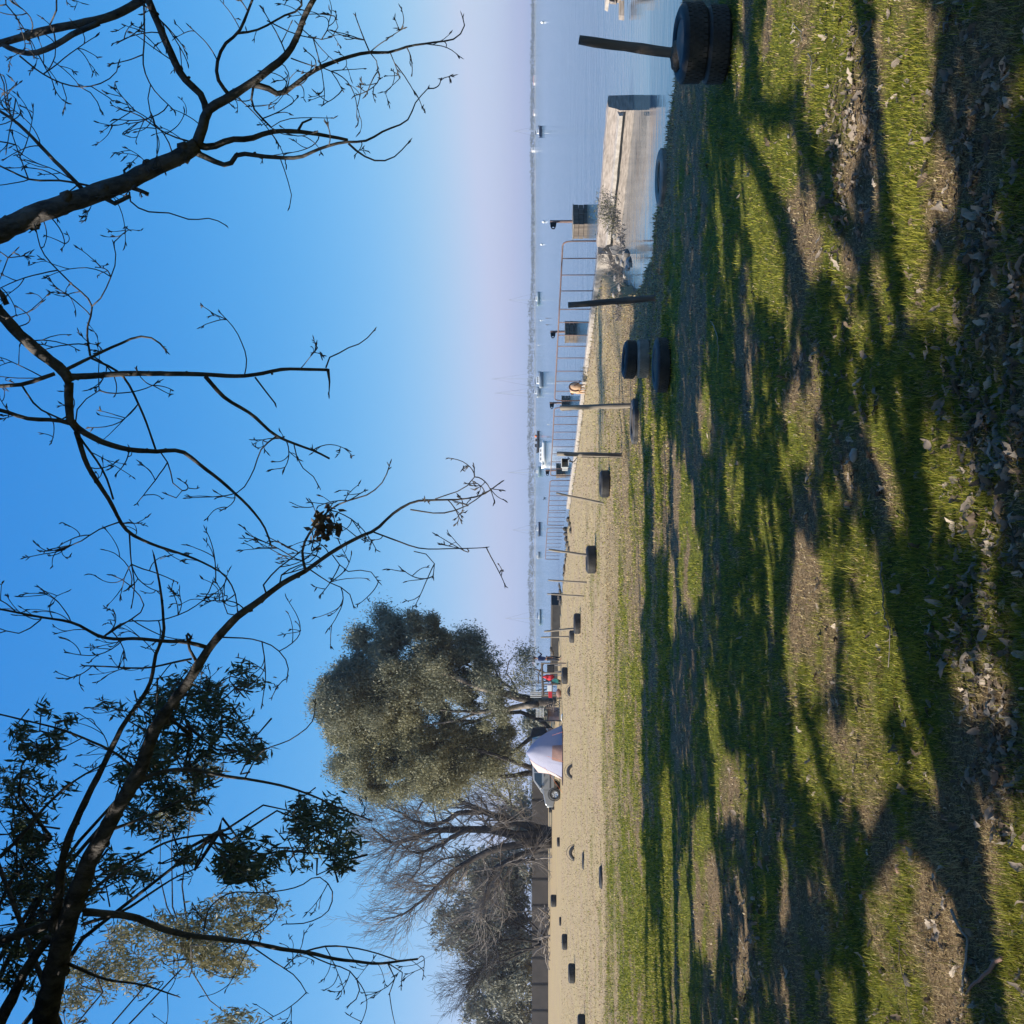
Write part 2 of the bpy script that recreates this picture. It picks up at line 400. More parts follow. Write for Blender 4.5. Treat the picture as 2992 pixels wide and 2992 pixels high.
l.new(colr, b.inputs['Base Color'])
bp = n.new('ShaderNodeBump'); bp.inputs['Strength'].default_value = .9; bp.inputs['Distance'].default_value = .035
l.new(tuft, bp.inputs['Height']); l.new(bp.outputs[0], b.inputs['Normal'])

# ------------------------------------------------------------------ water
mw = bpy.data.materials.new('river_water'); mw.use_nodes = True
n = mw.node_tree.nodes; l = mw.node_tree.links; b = n['Principled BSDF']
b.inputs['Base Color'].default_value = (.05, .09, .12, 1); b.inputs['Roughness'].default_value = .045
b.inputs['IOR'].default_value = 1.33; b.inputs['Specular IOR Level'].default_value = .75
geo = n.new('ShaderNodeNewGeometry')
mp = n.new('ShaderNodeMapping'); mp.inputs['Rotation'].default_value = (0, 0, R(8)); mp.inputs['Scale'].default_value = (.45, 1.2, 1)
l.new(geo.outputs['Position'], mp.inputs[0])
w1 = nz(2.6, 5, .6, mp.outputs[0]); w2 = nz(.35, 3, .5, mp.outputs[0])
sx = n.new('ShaderNodeSeparateXYZ'); l.new(geo.outputs['Position'], sx.inputs[0])
ymask = n.new('ShaderNodeMapRange'); ymask.inputs[1].default_value = 18; ymask.inputs[2].default_value = 34; l.new(sx.outputs[1], ymask.inputs[0])
ymask.inputs[3].default_value = .07; ymask.inputs[4].default_value = 1
hs = n.new('ShaderNodeMath'); hs.operation = 'MULTIPLY_ADD'; l.new(w2, hs.inputs[0]); hs.inputs[1].default_value = 1.2; l.new(w1, hs.inputs[2])
bp = n.new('ShaderNodeBump'); bp.inputs['Distance'].default_value = .12
st = n.new('ShaderNodeMath'); st.operation = 'MULTIPLY'; st.inputs[1].default_value = .62; l.new(ymask.outputs[0], st.inputs[0])
l.new(st.outputs[0], bp.inputs['Strength']); l.new(hs.outputs[0], bp.inputs['Height']); l.new(bp.outputs[0], b.inputs['Normal'])
wx = [-4500, -400, 0, 60, 400, 4500]; wy = [2, 30, 120, 600, 2050]
V = [(x, y, WATER_Z) for y in wy for x in wx]; Fw = [(j*6+i, j*6+i+1, (j+1)*6+i+1, (j+1)*6+i) for j in range(4) for i in range(5)]
tag(fastmesh('water', V, Fw, mw), kind='structure')

# far bank and its wood, beyond the river
def farshore():
    me = MB(); X = np.linspace(-2600, 2600, 60)
    V = []; 
    for x in X: V += [(x, 1990+20*math.sin(x*.004), WATER_Z-.2), (x, 2004+20*math.sin(x*.004), .5), (x, 2700, 1.2)]
    f = [(i*3+j, (i+1)*3+j, (i+1)*3+j+1, i*3+j+1) for i in range(59) for j in range(2)]
    me.add(V, f); tag(me.build('far_bank', mat('far_sand', (.45, .40, .34), .9, noise=(.01, (.20, .22, .14)))), kind='structure')
    # wood: lumps of foliage with an uneven top
    V = []; Q = []
    N = 8500
    x = RNG.uniform(-1700, 2300, N); yv = RNG.uniform(2010, 2090, N)
    hm = 7.5+9*vnoise(x/190, x*0+3, 4)+6*vnoise(x/45, x*0, 8)
    hm = np.where(x > 420, hm*.62, hm); hm = np.where((x < -150), hm*.85, hm)
    c = np.stack([x, yv, .5+hm*RNG.random(N)**.6*.72], -1)
    k = 7
    c = np.repeat(c, k, 0)+RNG.normal(0, 1, (N*k, 3))*[2.6, 2.6, 1.2]
    return quads(c, RNG.uniform(1.2, 2.6, N*k), 'far_wood', MT['farwood'])
def quads(c, size, name, m, parent=None, asp=1.0, down=0.0, loc=None, tint=None, basis=None, lens=False):
    """loose leaf faces around points c"""
    N = len(c); size = np.broadcast_to(size, (N,))
    a = RNG.normal(0, 1, (N, 3)); a[:, 2] -= down; a /= np.linalg.norm(a, axis=1)[:, None]
    b_ = RNG.normal(0, 1, (N, 3)); b_ -= a*(a*b_).sum(1)[:, None]; b_ /= np.linalg.norm(b_, axis=1)[:, None]
    if lens:
        nrm = np.cross(a, b_)
        h = a*(size/2)[:, None]; wd = b_*(size*asp/2)[:, None]; bend = nrm*(size*.10)[:, None]
        V = np.stack([c-h, c-h*.1-wd, c+h-bend, c-h*.1+wd], 1).reshape(-1, 3)
    else:
        h = a*(size/2)[:, None]; wd = b_*(size*asp/2)[:, None]
        j = RNG.uniform(.6, 1.2, (N, 4, 1))
        V = (c[:, None, :]+np.stack([-h-wd*.4, h*.3-wd, h+wd*.4, -h*.2+wd], 1)*j).reshape(-1, 3)
    Fq = np.arange(N*4).reshape(-1, 4)
    return fastmesh(name, V, Fq, m, parent, loc=loc, tint=None if tint is None else np.repeat(tint, 4, 0))
fw = farshore(); tag(fw, 'low hazy strip of trees along the far bank of the river', 'woodland', kind='stuff')
def farhouse(x, y, wpx, hpx, roof, label, name='far_building'):
    D = 2000; p = P(x, y, D); s = D/F
    t = thing(name, label, 'building', (p[0], p[1], 0))
    me = MB(); me.box((0, 0, hpx*s/2), (wpx*s, 12, hpx*s)); me.build('wall', MT['white'], t)
    me = MB(); me.box((0, 0, hpx*s+.6), (wpx*s*1.06, 13, 1.2), taper=.7); me.build('roof', mat('roof_far', roof, .8), t)
    me = MB()
    for k in range(3):
        me = MB(); me.box(((k-1)*wpx*s*.28, -6.03, hpx*s*.5), (wpx*s*.12, .1, hpx*s*.35)); me.build('window', MT['darkglass'], t)
farhouse(1553, 438, 9, 9, (.6, .55, .5), 'white tower standing among the far trees at the right end of the horizon')
farhouse(1558, 235, 22, 4, (.5, .25, .2), 'long low white shed on the far bank near the right edge')
farhouse(1560, 1935, 16, 5, (.5, .3, .25), 'pale far house on the opposite bank beside the big evergreen tree')
farhouse(1559, 330, 12, 4, (.4, .3, .25), 'short pale house on the far bank between the white shed and the white tower')
# ------------------------------------------------------------------ sea wall, kerb and railings
def strip_wall(me, pts, prof, jit=0, seg=.35):
    """sweep a profile [(offset to the river side, z)] along pts"""
    pts = np.asarray(pts, float); out = []
    for a, b in zip(pts[:-1], pts[1:]):
        n_ = max(1, int(np.linalg.norm(b-a)/seg)); out += [a+(b-a)*k/n_ for k in range(n_)]
    out.append(pts[-1]); out = np.array(out); T = np.gradient(out, axis=0); T /= np.linalg.norm(T, axis=1)[:, None]
    N = np.stack([T[:, 1], -T[:, 0]], -1); secs = []
    for p, n_ in zip(out, N):
        secs.append([(p[0]+n_[0]*(o+jit*RNG.uniform(-1, 1)), p[1]+n_[1]*(o+jit*RNG.uniform(-1, 1)), z+jit*RNG.uniform(-1, 1)) for o, z in prof])
    me.loft(secs)
t = thing('sea_wall', 'broken rough concrete sea wall standing in the still water with a pale ledge along it', 'wall', (6.3, 24.3, 0))
me = MB(); strip_wall(me, [(8.02, 20.5), (7.12, 22.3), (6.2, 24.25)], [(.0, -1.3), (.0, -.12), (.06, -.05), (.10, .12), (.26, .14), (.44, .10), (.46, -1.3)], .012, .25)
me.build('wall', MT['concrete'], t, loc=None); [setattr(c, 'location', (-6.3, -24.3, 0)) for c in t.children]
me = MB(); strip_wall(me, [(8.00, 20.54), (7.12, 22.3), (6.2, 24.25)], [(-.10, -.17), (-.10, -.10), (.03, -.07), (.03, -.20)], .006, .25)
me.build('ledge', MT['concrete_pale'], t).location = (-6.3, -24.3, 0)
t = thing('sea_wall', 'detached lump of broken pale stonework in the water at the right-hand edge', 'wall', (10.9, 21.6, 0))
me = MB()
for k in range(26):
    me.box((RNG.uniform(-.35, 1.2), RNG.uniform(-.25, .3), RNG.uniform(-.75, .02)), (RNG.uniform(.2, .5), RNG.uniform(.2, .4), RNG.uniform(.08, .2)), RNG.uniform(-.4, .4), .9, RNG.uniform(-.2, .2))
me.build('stonework', MT['concrete'], t)
me = MB(); me.box((.5, 0, .07), (1.5, .5, .07), .05, .96); me.build('coping', MT['concrete_pale'], t)
KERB = np.array([(6.2, 24.6), (4.2, 32), (2.45, 38), (0.15, 48.6)])
kt = thing('promenade_kerb', 'long white concrete kerb along the top of the sea wall under the railings', 'kerb', (0, 0, 0))
me = MB(); strip_wall(me, KERB, [(-.02, -.3), (-.02, .05), (.0, .07), (.30, .07), (.32, -1.3), (.1, -1.4)], .006, .5)
me.build('kerb', MT['concrete_pale'], kt)

def kerb_at_y(py):
    """point on the kerb centre line seen at photo row py"""
    k = (1496-py)/F
    for a, b in zip(KERB[:-1], KERB[1:]):
        # x = k*y
        da = a[0]-k*a[1]; db = b[0]-k*b[1]
        if da*db <= 0:
            q = a+(b-a)*(da/(da-db)); d = (b-a)/np.linalg.norm(b-a); return q+np.array([d[1], -d[0]])*.15, d
    a, b = (KERB[0], KERB[1]) if k*KERB[0][1] < KERB[0][0]+5 and py < 1300 else (KERB[-2], KERB[-1])
    da = a[0]-k*a[1]; db = b[0]-k*b[1]; q = a+(b-a)*(da/(da-db)); d = (b-a)/np.linalg.norm(b-a)
    return q+np.array([d[1], -d[0]])*.15, d
def railing(rows, label, H=.86, curl=(False, False), lean=0):
    Q = [np.append(kerb_at_y(r)[0], .06) for r in rows]
    t = thing('railing', label, 'railing', Q[0], 0, 'rusty iron railings on the white kerb')
    o = Q[0]
    r = .019; zt = np.array([0, 0, H])
    for i, q in enumerate(Q):
        me = MB()
        if i == 0 or i == len(Q)-1: continue
        e = q-o; me.tube([e, e+zt*.99], .013, 6); me.build('baluster', MT['rust'], t, True)
    d0 = (Q[1]-Q[0]); d0 /= np.linalg.norm(d0); d1 = (Q[-2]-Q[-1]); d1 /= np.linalg.norm(d1)
    a, b_ = Q[0]-o, Q[-1]-o
    pts = [a, a+zt*.75, a+zt*.9+d0*.03, a+zt*.975+d0*.10, a+zt+d0*.22] + [q-o+zt for q in Q[1:-1]] + [b_+zt+d1*.22, b_+zt*.975+d1*.10, b_+zt*.9+d1*.03, b_+zt*.75, b_]
    me = MB(); me.tube(pts, r, 8); me.build('top_rail', MT['rust'], t, True)
railing([722, 772, 820, 866, 919, 957, 994, 1026, 1060, 1098, 1127, 1156, 1183], 'nearest rusty railing section, longest, ending beside the broken wall')
railing([1203, 1229, 1252, 1274, 1296, 1317, 1337, 1360, 1380, 1400], 'second rusty railing section from the broken wall, behind the post with the metal box')
railing([1414, 1430, 1445, 1458, 1472, 1486, 1500, 1507, 1520, 1533, 1543], 'third rusty railing section, behind the leaning thin post')
railing([1551, 1564, 1575, 1585, 1595, 1606, 1616, 1622, 1631, 1641], 'farthest rusty railing section, behind the dark rocks', H=.86)

# ------------------------------------------------------------------ mooring piles in the river
def mooring(x_wl, y, w_px, h_px, post_px, label, rot):
    D = (CAMZ-WATER_Z)/((x_wl-HOR)/F); p = P(x_wl, y, D); s = D/F
    wd = w_px*s; h = h_px*s; ph = post_px*s
    t = thing('mooring_pile', label, 'mooring pile', (p[0], p[1], WATER_Z), rot, 'mooring piles with posts in the river')
    me = MB(); nz_ = 5
    for k in range(nz_):
        z = -.45+(k+.5)*(h+.45)/nz_
        for j in range(4):
            me.box(((j-1.5)*wd*.2+RNG.uniform(-.01, .01), RNG.uniform(-.02, .02), z), (wd*.2-.012, wd*.62, (h+.45)/nz_-.014))
    me.build('timber_block', MT['wood'], t)
    me = MB(); me.box((0, 0, h+.012), (wd*.84, wd*.66, .03)); me.build('cap', MT['wood_grey'], t)
    me = MB(); me.tube([(0.02, 0, h), (0.02, 0, h+ph)], .055, 8); me.build('post', MT['rust'], t)
    # bracket plate with a hole, hanging to the side of the post top
    me = MB(); zz = h+ph; L = .22
    A = [(-.03, -.11), (-.03, .0), (-.17, -.02), (-.23, -.05), (-.17, -.085)]
    outer = [(-.02, .0), (-.02, -.14), (-.13, -.125), (-.19, -.10), (-.205, -.07), (-.19, -.035), (-.13, -.01)]
    hc = (-.155, -.068); inner = [(hc[0]+.028*math.cos(a), hc[1]+.028*math.sin(a)) for a in np.linspace(0.6, 2*math.pi+.6, 7, endpoint=False)]
    inner = [(hc[0]+(o[0]-hc[0])/math.hypot(o[0]-hc[0], o[1]-hc[1])*.026, hc[1]+(o[1]-hc[1])/math.hypot(o[0]-hc[0], o[1]-hc[1])*.026) for o in outer]
    for yy in (0,):
        V = [(a*1.8, -.015, zz+b*1.8) for a, b in outer]+[(a*1.8, -.015, zz+b*1.8) for a, b in inner]+[(a*1.8, .015, zz+b*1.8) for a, b in outer]+[(a*1.8, .015, zz+b*1.8) for a, b in inner]
        f = []
        for i in range(7):
            j = (i+1) % 7
            f += [(i, j, 7+j, 7+i), (14+i, 21+i, 21+j, 14+j), (i, 14+i, 14+j, j), (7+i, 7+j, 21+j, 21+i)]
        me.add(V, f)
    me.build('bracket', MT['black'], t)
mooring(1714, 648, 96, 39, 68, 'nearest mooring pile of dark timber with a tall post, right of the railings', R(28))
mooring(1684, 970, 62, 32, 44, 'second mooring pile, seen through the nearest railing section', R(28))
mooring(1664, 1178, 44, 22, 36, 'third mooring pile, partly hidden behind the split weathered post', R(25))
mooring(1650, 1375, 44, 24, 32, 'farthest mooring pile, seen through the second railing section', R(20))

# ------------------------------------------------------------------ rocks
def rock(x, y, wpx, hpx, m, label, group=None, name='rock', z=0.0, D=None, flat=1.0):
    g = G(x, y, z) if D is None else P(x, y, D)
    s = g[1]/F; r = wpx*s/2
    me = MB(); me.ball((0, 0, 0), r, 9, 6, (1, .8*flat+.15, hpx/wpx), .22); o = me.build(name, m, loc=None)
    o.location = (g[0], g[1], g[2]+hpx*s*.25); o.rotation_euler = (RNG.uniform(-.2, .2), RNG.uniform(-.2, .2), RNG.uniform(0, 6))
    tag(o, label, 'rock', group)
ORD = ['first', 'second', 'third', 'fourth', 'fifth', 'sixth', 'seventh', 'eighth', 'ninth', 'tenth', 'eleventh', 'twelfth']
for i, (x, y, a, b_) in enumerate([(1664, 1517, 13, 10), (1668, 1532, 14, 9), (1670, 1550, 17, 8), (1655, 1546, 12, 12), (1657, 1560, 13, 12), (1658, 1574, 14, 10), (1661, 1589, 16, 10), (1664, 1604, 14, 7), (1656, 1622, 12, 6), (1654, 1638, 16, 6), (1651, 1660, 20, 7), (1649, 1678, 14, 6)]):
    rock(x, y, a*1.25, b_*1.2, MT['stone_dark'], ORD[i]+' dark rock from the white kerb end in the row behind the farther railings', 'dark rocks behind the railings')
rock(1834, 744, 38, 22, MT['stone'], 'grey sloping rock in shade where the still pool ends at the lawn')
rock(1842, 765, 34, 16, MT['stone'], 'pale flat slab below the grey rock at the corner of the pool')
for i, (x, y, a, b_) in enumerate([(1806, 760, 20, 12), (1812, 700, 18, 14), (1798, 690, 16, 12), (1822, 716, 18, 9), (1838, 782, 22, 14), (1800, 812, 24, 10), (1812, 838, 26, 10), (1796, 862, 16, 10), (1826, 806, 16, 7), (1820, 770, 24, 12), (1806, 890, 18, 9)]):
    rock(x, y, a, b_, MT['stone'], ORD[i]+' piece of broken rubble where the pool meets the dry lawn', 'rubble at the pool corner', 'rubble')
def slab(verts_px, D, th, m, name, label, dz=0):
    pts = [P(x, y, D) for x, y in verts_px]; c = np.mean(pts, 0); me = MB(); nn = len(pts)
    V = [p-c for p in pts]+[p-c+np.array([.25*th, th, 0]) for p in pts]
    me.add(V, [tuple(range(nn)), tuple(range(2*nn-1, nn-1, -1))]+[(i, i+nn, (i+1) % nn+nn, (i+1) % nn) for i in range(nn)])
    o = me.build(name, m, loc=None); o.location = c; tag(o, label, 'slab'); return o
slab([(1757, 733), (1774, 716), (1790, 712), (1791, 718), (1780, 724), (1788, 740), (1790, 765), (1784, 770), (1775, 735)], 21.8, .10, MT['stone_dark'], 'broken_slab', 'dark tilted broken slab edge leaning on the end of the sea wall')  # dark piece shaped and coloured as the cream slab's shadow
slab([(1781, 722), (1800, 716), (1818, 720), (1812, 733), (1803, 738), (1800, 746), (1792, 744), (1786, 733)], 21.3, .14, MT['concrete_pale'], 'broken_slab', 'cream broken slab standing upright at the corner of the pool')
o = slab([(1838, 767), (1848, 768), (1848, 782), (1838, 780)], 16.6, .12, MT['stone'], 'concrete_block', 'small grey concrete block at the corner of the lawn and the pool')

# ------------------------------------------------------------------ jetty and dark quay beyond the lawn
q1 = G(1633, 1768); q2 = G(1629, 1998)
t = thing('quay', 'long low dark quay wall at the water beyond the lawn', 'quay', (q1[0], q1[1], 0))
d = (q2-q1)[:2]; L = np.linalg.norm(d); d /= L
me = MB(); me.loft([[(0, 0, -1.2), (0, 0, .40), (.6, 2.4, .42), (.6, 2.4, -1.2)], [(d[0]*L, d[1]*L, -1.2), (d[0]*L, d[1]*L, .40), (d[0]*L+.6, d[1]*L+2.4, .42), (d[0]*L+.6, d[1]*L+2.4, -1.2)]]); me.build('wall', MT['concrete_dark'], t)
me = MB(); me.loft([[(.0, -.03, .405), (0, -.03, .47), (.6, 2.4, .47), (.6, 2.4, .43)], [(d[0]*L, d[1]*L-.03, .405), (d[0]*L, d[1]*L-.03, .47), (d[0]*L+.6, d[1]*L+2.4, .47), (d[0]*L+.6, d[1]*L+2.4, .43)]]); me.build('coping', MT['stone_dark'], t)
for i, (x, y, a, b_) in enumerate([(1640, 1757, 24, 10), (1635, 1744, 20, 9), (1638, 1728, 16, 8), (1636, 1712, 20, 6)]):
    rock(x, y, a, b_, MT['stone_dark'], ORD[i]+' dark stone stepping away from the quay end along the river edge', 'stones at the quay end')
rock(1616, 1908, 16, 7, MT['stone_dark'], 'small dark boulder on the quay right of the standing person', D=64)
rock(1612, 1897, 18, 8, MT['stone_dark'], 'jagged dark boulder on the quay seaward of the standing person', D=66)

# ------------------------------------------------------------------ boundary wall at the back left
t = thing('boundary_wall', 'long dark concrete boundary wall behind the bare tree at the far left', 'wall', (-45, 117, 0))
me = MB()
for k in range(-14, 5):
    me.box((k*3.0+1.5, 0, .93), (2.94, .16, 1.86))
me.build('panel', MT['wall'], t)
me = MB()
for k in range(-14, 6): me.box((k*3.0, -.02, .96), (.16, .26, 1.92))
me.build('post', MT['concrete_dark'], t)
# pale rails of the pier seen between the trunks
def rails(x0, x1, y0, y1, n_, D, horiz, label, name='pier_rail'):
    a = P(x1, y0, D); b_ = P(x0, y1, D)
    t = thing(name, label, 'railing', (b_[0], b_[1], a[2])); W = a[0]-b_[0]; H = b_[2]-a[2]
    for k in range(n_):
        me = MB()
        if horiz: me.box((W/2, 0, H*k/(n_-1)), (W, .05, .035))
        else: me.box((W*k/(n_-1), 0, H/2), (.04, .05, H))
        me.build('bar', MT['white'], t)
    me = MB()
    for xx in (.05, W-.05): me.box((xx, .09, H/2-.8), (.1, .1, H+1.6))
    me.build('post', MT['wood'], t)
rails(1549, 1582, 2022, 2037, 4, 72, False, 'pale upright bars in front of the river, right of the big trunk')
rails(1567, 1588, 2068, 2096, 6, 74, True, 'pale horizontal boards in front of the river between the tree trunks')

# ------------------------------------------------------------------ haze
def haze_box():
    me = MB(); me.box((0, 0, 46), (10600, 10600, 104)); me2 = me
    m = bpy.data.materials.new('haze_air'); m.use_nodes = True
    n = m.node_tree.nodes; l = m.node_tree.links; n.remove(n['Principled BSDF'])
    v = n.new('ShaderNodeVolumePrincipled'); v.inputs['Color'].default_value = (.80, .86, 1, 1); v.inputs['Density'].default_value = .00024; v.inputs['Anisotropy'].default_value = .2
    l.new(v.outputs[0], n['Material Output'].inputs['Volume'])
    o = me2.build('haze', m); tag(o, 'thin pale haze over the river', 'haze', kind='stuff')
USE_HAZE = True
if USE_HAZE: haze_box()
# ------------------------------------------------------------------ tyres and posts
def tyre_mesh(Rr=.32, wd=.20, treads=True):
    """body profile lying flat, z 0..wd"""
    ri = Rr*.60; h = wd
    prof = [(ri, h*.22), (ri-.006, h*.14), (ri+.02, h*.05), (Rr*.80, .0), (Rr*.93, h*.07), (Rr*.985, h*.17), (Rr, h*.30), (Rr*1.003, h*.5), (Rr, h*.70), (Rr*.985, h*.83), (Rr*.93, h*.93), (Rr*.80, h), (ri+.02, h*.95), (ri-.006, h*.86), (ri, h*.78), (ri+.035, h*.72), (Rr*.86, h*.5), (ri+.035, h*.28)]
    return prof
def make_tyre(name, label, loc, Rr=.32, wd=.20, m='rubber', fill=None, tilt=(0, 0, 0), group='old tyres lying on the lawn', sink=0, fillz=.82, two=False):
    t = thing(name, label, 'tyre', loc, 0, group); t.rotation_euler = tilt
    me = MB(); me.lathe(tyre_mesh(Rr, wd), (0, 0, -sink), 40); me.build('sidewall', MT[m], t, True)
    me = MB(); n_ = 44
    # four tread ribs broken into blocks
    for k, zc in enumerate((.24, .40, .60, .76)):
        for j in range(n_):
            a = 2*math.pi*(j+.5*(k % 2))/n_
            me.box((Rr*1.001*math.cos(a), Rr*1.001*math.sin(a), wd*zc-sink), (.007, 2*math.pi*Rr/n_*.80, wd*.13), a, 1)
    me.build('tread', MT[m], t)
    if fill:
        me = MB(); prof = [(0, wd*fillz+.02), (Rr*.25, wd*fillz+.012), (Rr*.45, wd*fillz), (Rr*.61, wd*(fillz-.04)), (Rr*.68, wd*(fillz-.06)), (Rr*.68, wd*.1), (0, wd*.1)]
        V = []; k = 24
        me.lathe(prof, (0, 0, -sink), k, closed=False); me.build('soil', MT[fill], t, True)
    return t
GRP = 'old tyres lying on the lawn'
def tyre_at(x, y0, y1, label, wd=.2, m='rubber', fill='soil', sink=0, zoff=0, tilt=(0, 0, 0), Rr=None, name='tyre', dx=0, dy=0, fillz=.8):
    """x = photo column of its front foot, y0..y1 its photo extent"""
    g = G(x, (y0+y1)/2); r = Rr or (y1-y0)/F*g[1]/2*1.0
    # centre lies one radius behind the front foot
    gx = g[0]*(g[1]+r)/g[1]; gy = g[1]+r
    z = float(hground(gx+dx, gy+dy))
    return make_tyre(name, label, (gx+dx, gy+dy, z+zoff-.01), r, wd, m, fill, tilt, GRP, sink, fillz)
a = tyre_at(2141, 22, 240, 'lower tyre of the dark two-tyre stack at the near right, grooved tread showing', .20, 'rubber', None)
b_ = make_tyre('tyre', 'upper smooth dark tyre filled with grey earth around a post, near right', (a.location[0]+.03, a.location[1]+.03, a.location[2]+.185), a.location[1]*.0+.312, .225, 'rubber', 'soil_grey', (R(3), R(-2), 0), GRP, 0, .93)
STK = Vector(b_.location)
me = MB(); me.ball((0, 0, 0), .11, 14, 8, (1.2, .8, .6), .12); o = me.build('soil_mound', MT['soil'], b_, True); o.location = (-.05, .13, .20)
tyre_at(1940, 436, 601, 'pale weathered tyre half sunk at the bank edge, left of the near tyre stack', .17, 'rubber_pale', 'soil', sink=.07)  # pale rubber colour carries dust and sunlight together
a = tyre_at(1902, 992, 1104, 'lower tyre of the pair behind, pale and worn with grass growing over it', .19, 'rubber_pale', None)
bb = make_tyre('tyre', 'upper dark tyre of the pair behind the broad black tyre', (a.location[0]-.01, a.location[1]+.05, a.location[2]+.178), .265, .185, 'rubber', 'soil', (R(2), R(3), 0), GRP)
tyre_at(1966, 986, 1147, 'broad black tyre filled with brown earth, in front of the tyre pair', .17, 'rubber', 'soil', fillz=.93)
tyre_at(1868, 1164, 1298, 'flat dark tyre in shade with a weathered post standing at its right end', .14, 'rubber_worn', 'soil', sink=.045)
tyre_at(1784, 1374, 1454, 'upright-treaded dark tyre on the sunlit lawn between the metal-box post and the leaning post', .215, 'rubber', 'soil')
a6 = tyre_at(1744, 1594, 1676, 'thick dark tyre on the dry lawn with a thin post rising out of its middle', .27, 'rubber', 'soil')
tyre_at(1697, 1792, 1852, 'dark tyre just right of the two thin posts tied together, nearer one', .24, 'rubber', 'soil')
tyre_at(1678, 1842, 1878, 'smaller worn tyre at the foot of the two thin posts tied together', .21, 'rubber_worn', 'soil')
tyre_at(1659, 1949, 1999, 'thick dark tyre standing in front of the red cloth', .29, 'rubber', 'soil', Rr=.40)
tyre_at(1626, 2612, 2652, 'dark tyre on the grass verge under the boundary wall', .42, 'rubber', 'soil', Rr=.42)
tyre_at(1658, 2729, 2775, 'dark tyre on the dirt, third from the left edge, with a shadow beside it', .27, 'rubber', 'soil', Rr=.36)
tyre_at(1681, 2817, 2871, 'dark tyre on the dirt, second from the left edge', .27, 'rubber', 'soil')
tyre_at(1711, 2968, 3015, 'dark tyre cut by the left edge of the lawn', .24, 'rubber', 'soil', Rr=.28)
tyre_at(1761, 2541, 2585, 'flush tyre sunk almost level in green grass, nearest of the sunk ones', .20, 'rubber', 'soil', sink=.13, Rr=.26)
tyre_at(1707, 2498, 2532, 'flush tyre sunk almost level in dirt right of the green sunk one', .20, 'rubber', 'soil', sink=.14, Rr=.28)
tyre_at(1636, 2447, 2473, 'small dark tyre on the grass at the foot of the bare tree', .19, 'rubber', 'soil')
tyre_at(1640, 2680, 2704, 'flat dark tyre on the far dirt, fourth from the left edge', .13, 'rubber', 'soil')
tyre_at(1613, 2358, 2374, 'far dark tyre beyond the front of the silver car', .3, 'rubber', 'soil')
def arch(x, y0, y1, hpx, label, m='rubber_worn'):
    """tyre buried upright to its middle"""
    g = G(x, (y0+y1)/2); r = (y1-y0)/F*g[1]/2
    t = thing('half_buried_tyre', label, 'tyre', (g[0], g[1], float(hground(g[0], g[1]))), 0, 'tyres buried upright as arches')
    me = MB(); me.lathe(tyre_mesh(r, .17), (0, 0, -.085), 36, rot=Matrix.Rotation(R(90), 3, 'X')); o = me.build('sidewall', MT[m], t, True); o.location = (0, 0, hpx/F*g[1]-r)
    me = MB()
    for j in range(40):
        a = 2*math.pi*j/40
        me.box((r*math.cos(a), 0, r*math.sin(a)), (.012, .13, 2*math.pi*r/40*.75), 0, 1, 0, -a)
    o = me.build('tread', MT[m], t); o.location = (0, 0, hpx/F*g[1]-r)
    t.rotation_euler = (0, 0, R(12))
arch(1666, 2001, 2041, 15, 'tyre arch on the dirt in front of the red and white table')
arch(1672, 2232, 2276, 23, 'tyre arch on the dirt at the left foot of the tent')
arch(1678, 2469, 2514, 22, 'tyre arch on the dirt in front of the bare tree')

def post(xb, yb, xt, yt, wpx, label, m='wood', base=None, taper=.85, knots=2, group='wooden posts along the lawn', name='wooden_post', D=None, square=False):
    g = G(xb, yb) if base is None else np.asarray(base, float)
    top = P(xt, yt, g[1]); r = wpx/F*g[1]/2
    z = float(hground(g[0], g[1])) if base is None else g[2]
    a = np.array([0, 0, -.12]); c = top-np.array([g[0], g[1], z])
    pts = []; rad = []
    for k in range(9):
        u = k/8; pts.append(a+(c-a)*u+np.array([math.sin(k*1.7+xb)*.07*r, math.cos(k*1.3)*.06*r, 0])); rad.append(r*(1.12-.14*u)*(1+.06*math.sin(k*2.1+yb)))
    me = MB(); me.tube(pts, rad, 9)
    for k in range(knots):
        q = pts[2+k*2]; me.ball(q+np.array([r*.8*(-1)**k, -.3*r, 0]), r*.4, 6, 5, (1, 1, 1.6))
    o = me.build(name, MT[m], None, True); o.location = (g[0], g[1], z)
    o.data.polygons[-1].use_smooth = False
    tag(o, label, 'post', group); return o
post(0, 0, 1692, 117, 28, 'dark post rising from the near two-tyre stack at the right', base=(STK[0]-.06, STK[1]+.13, STK[2]+.1))
post(1910, 869, 1660, 892, 18, 'slightly leaning dark post alone in the shade in front of the nearest railing')
post(1843, 1184, 1636, 1192, 14, 'weathered post at the right end of the flat dark tyre, half lit', 'wood_grey')
p4 = post(1817, 1331, 1627, 1326, 13, 'split weathered post carrying the open metal box', 'wood_grey')
me = MB(); r4 = .035
for k in range(3):
    me.tube([(-.03+.025*k, -.045, .0), (-.035+.03*k, -.05, .55), (-.03+.022*k, -.045, .74)], .006, 5)
me.build('cable', MT['black'], p4)
post(1767, 1474, 1625, 1441, 6, 'thin post leaning to the right on the sunlit lawn', 'wood_grey')
post(0, 0, 1603, 1606, 7, 'thin pale post rising from the thick tyre on the dry lawn', 'wood_grey', base=(a6.location[0]+.08, a6.location[1], .1))
post(1715, 1703, 1602, 1695, 5, 'thin post, nearer one of the two matching posts in front of the river', 'wood_grey')
post(1707, 1743, 1599, 1735, 4.5, 'thin post, farther one of the two matching posts in front of the river', 'wood_grey')
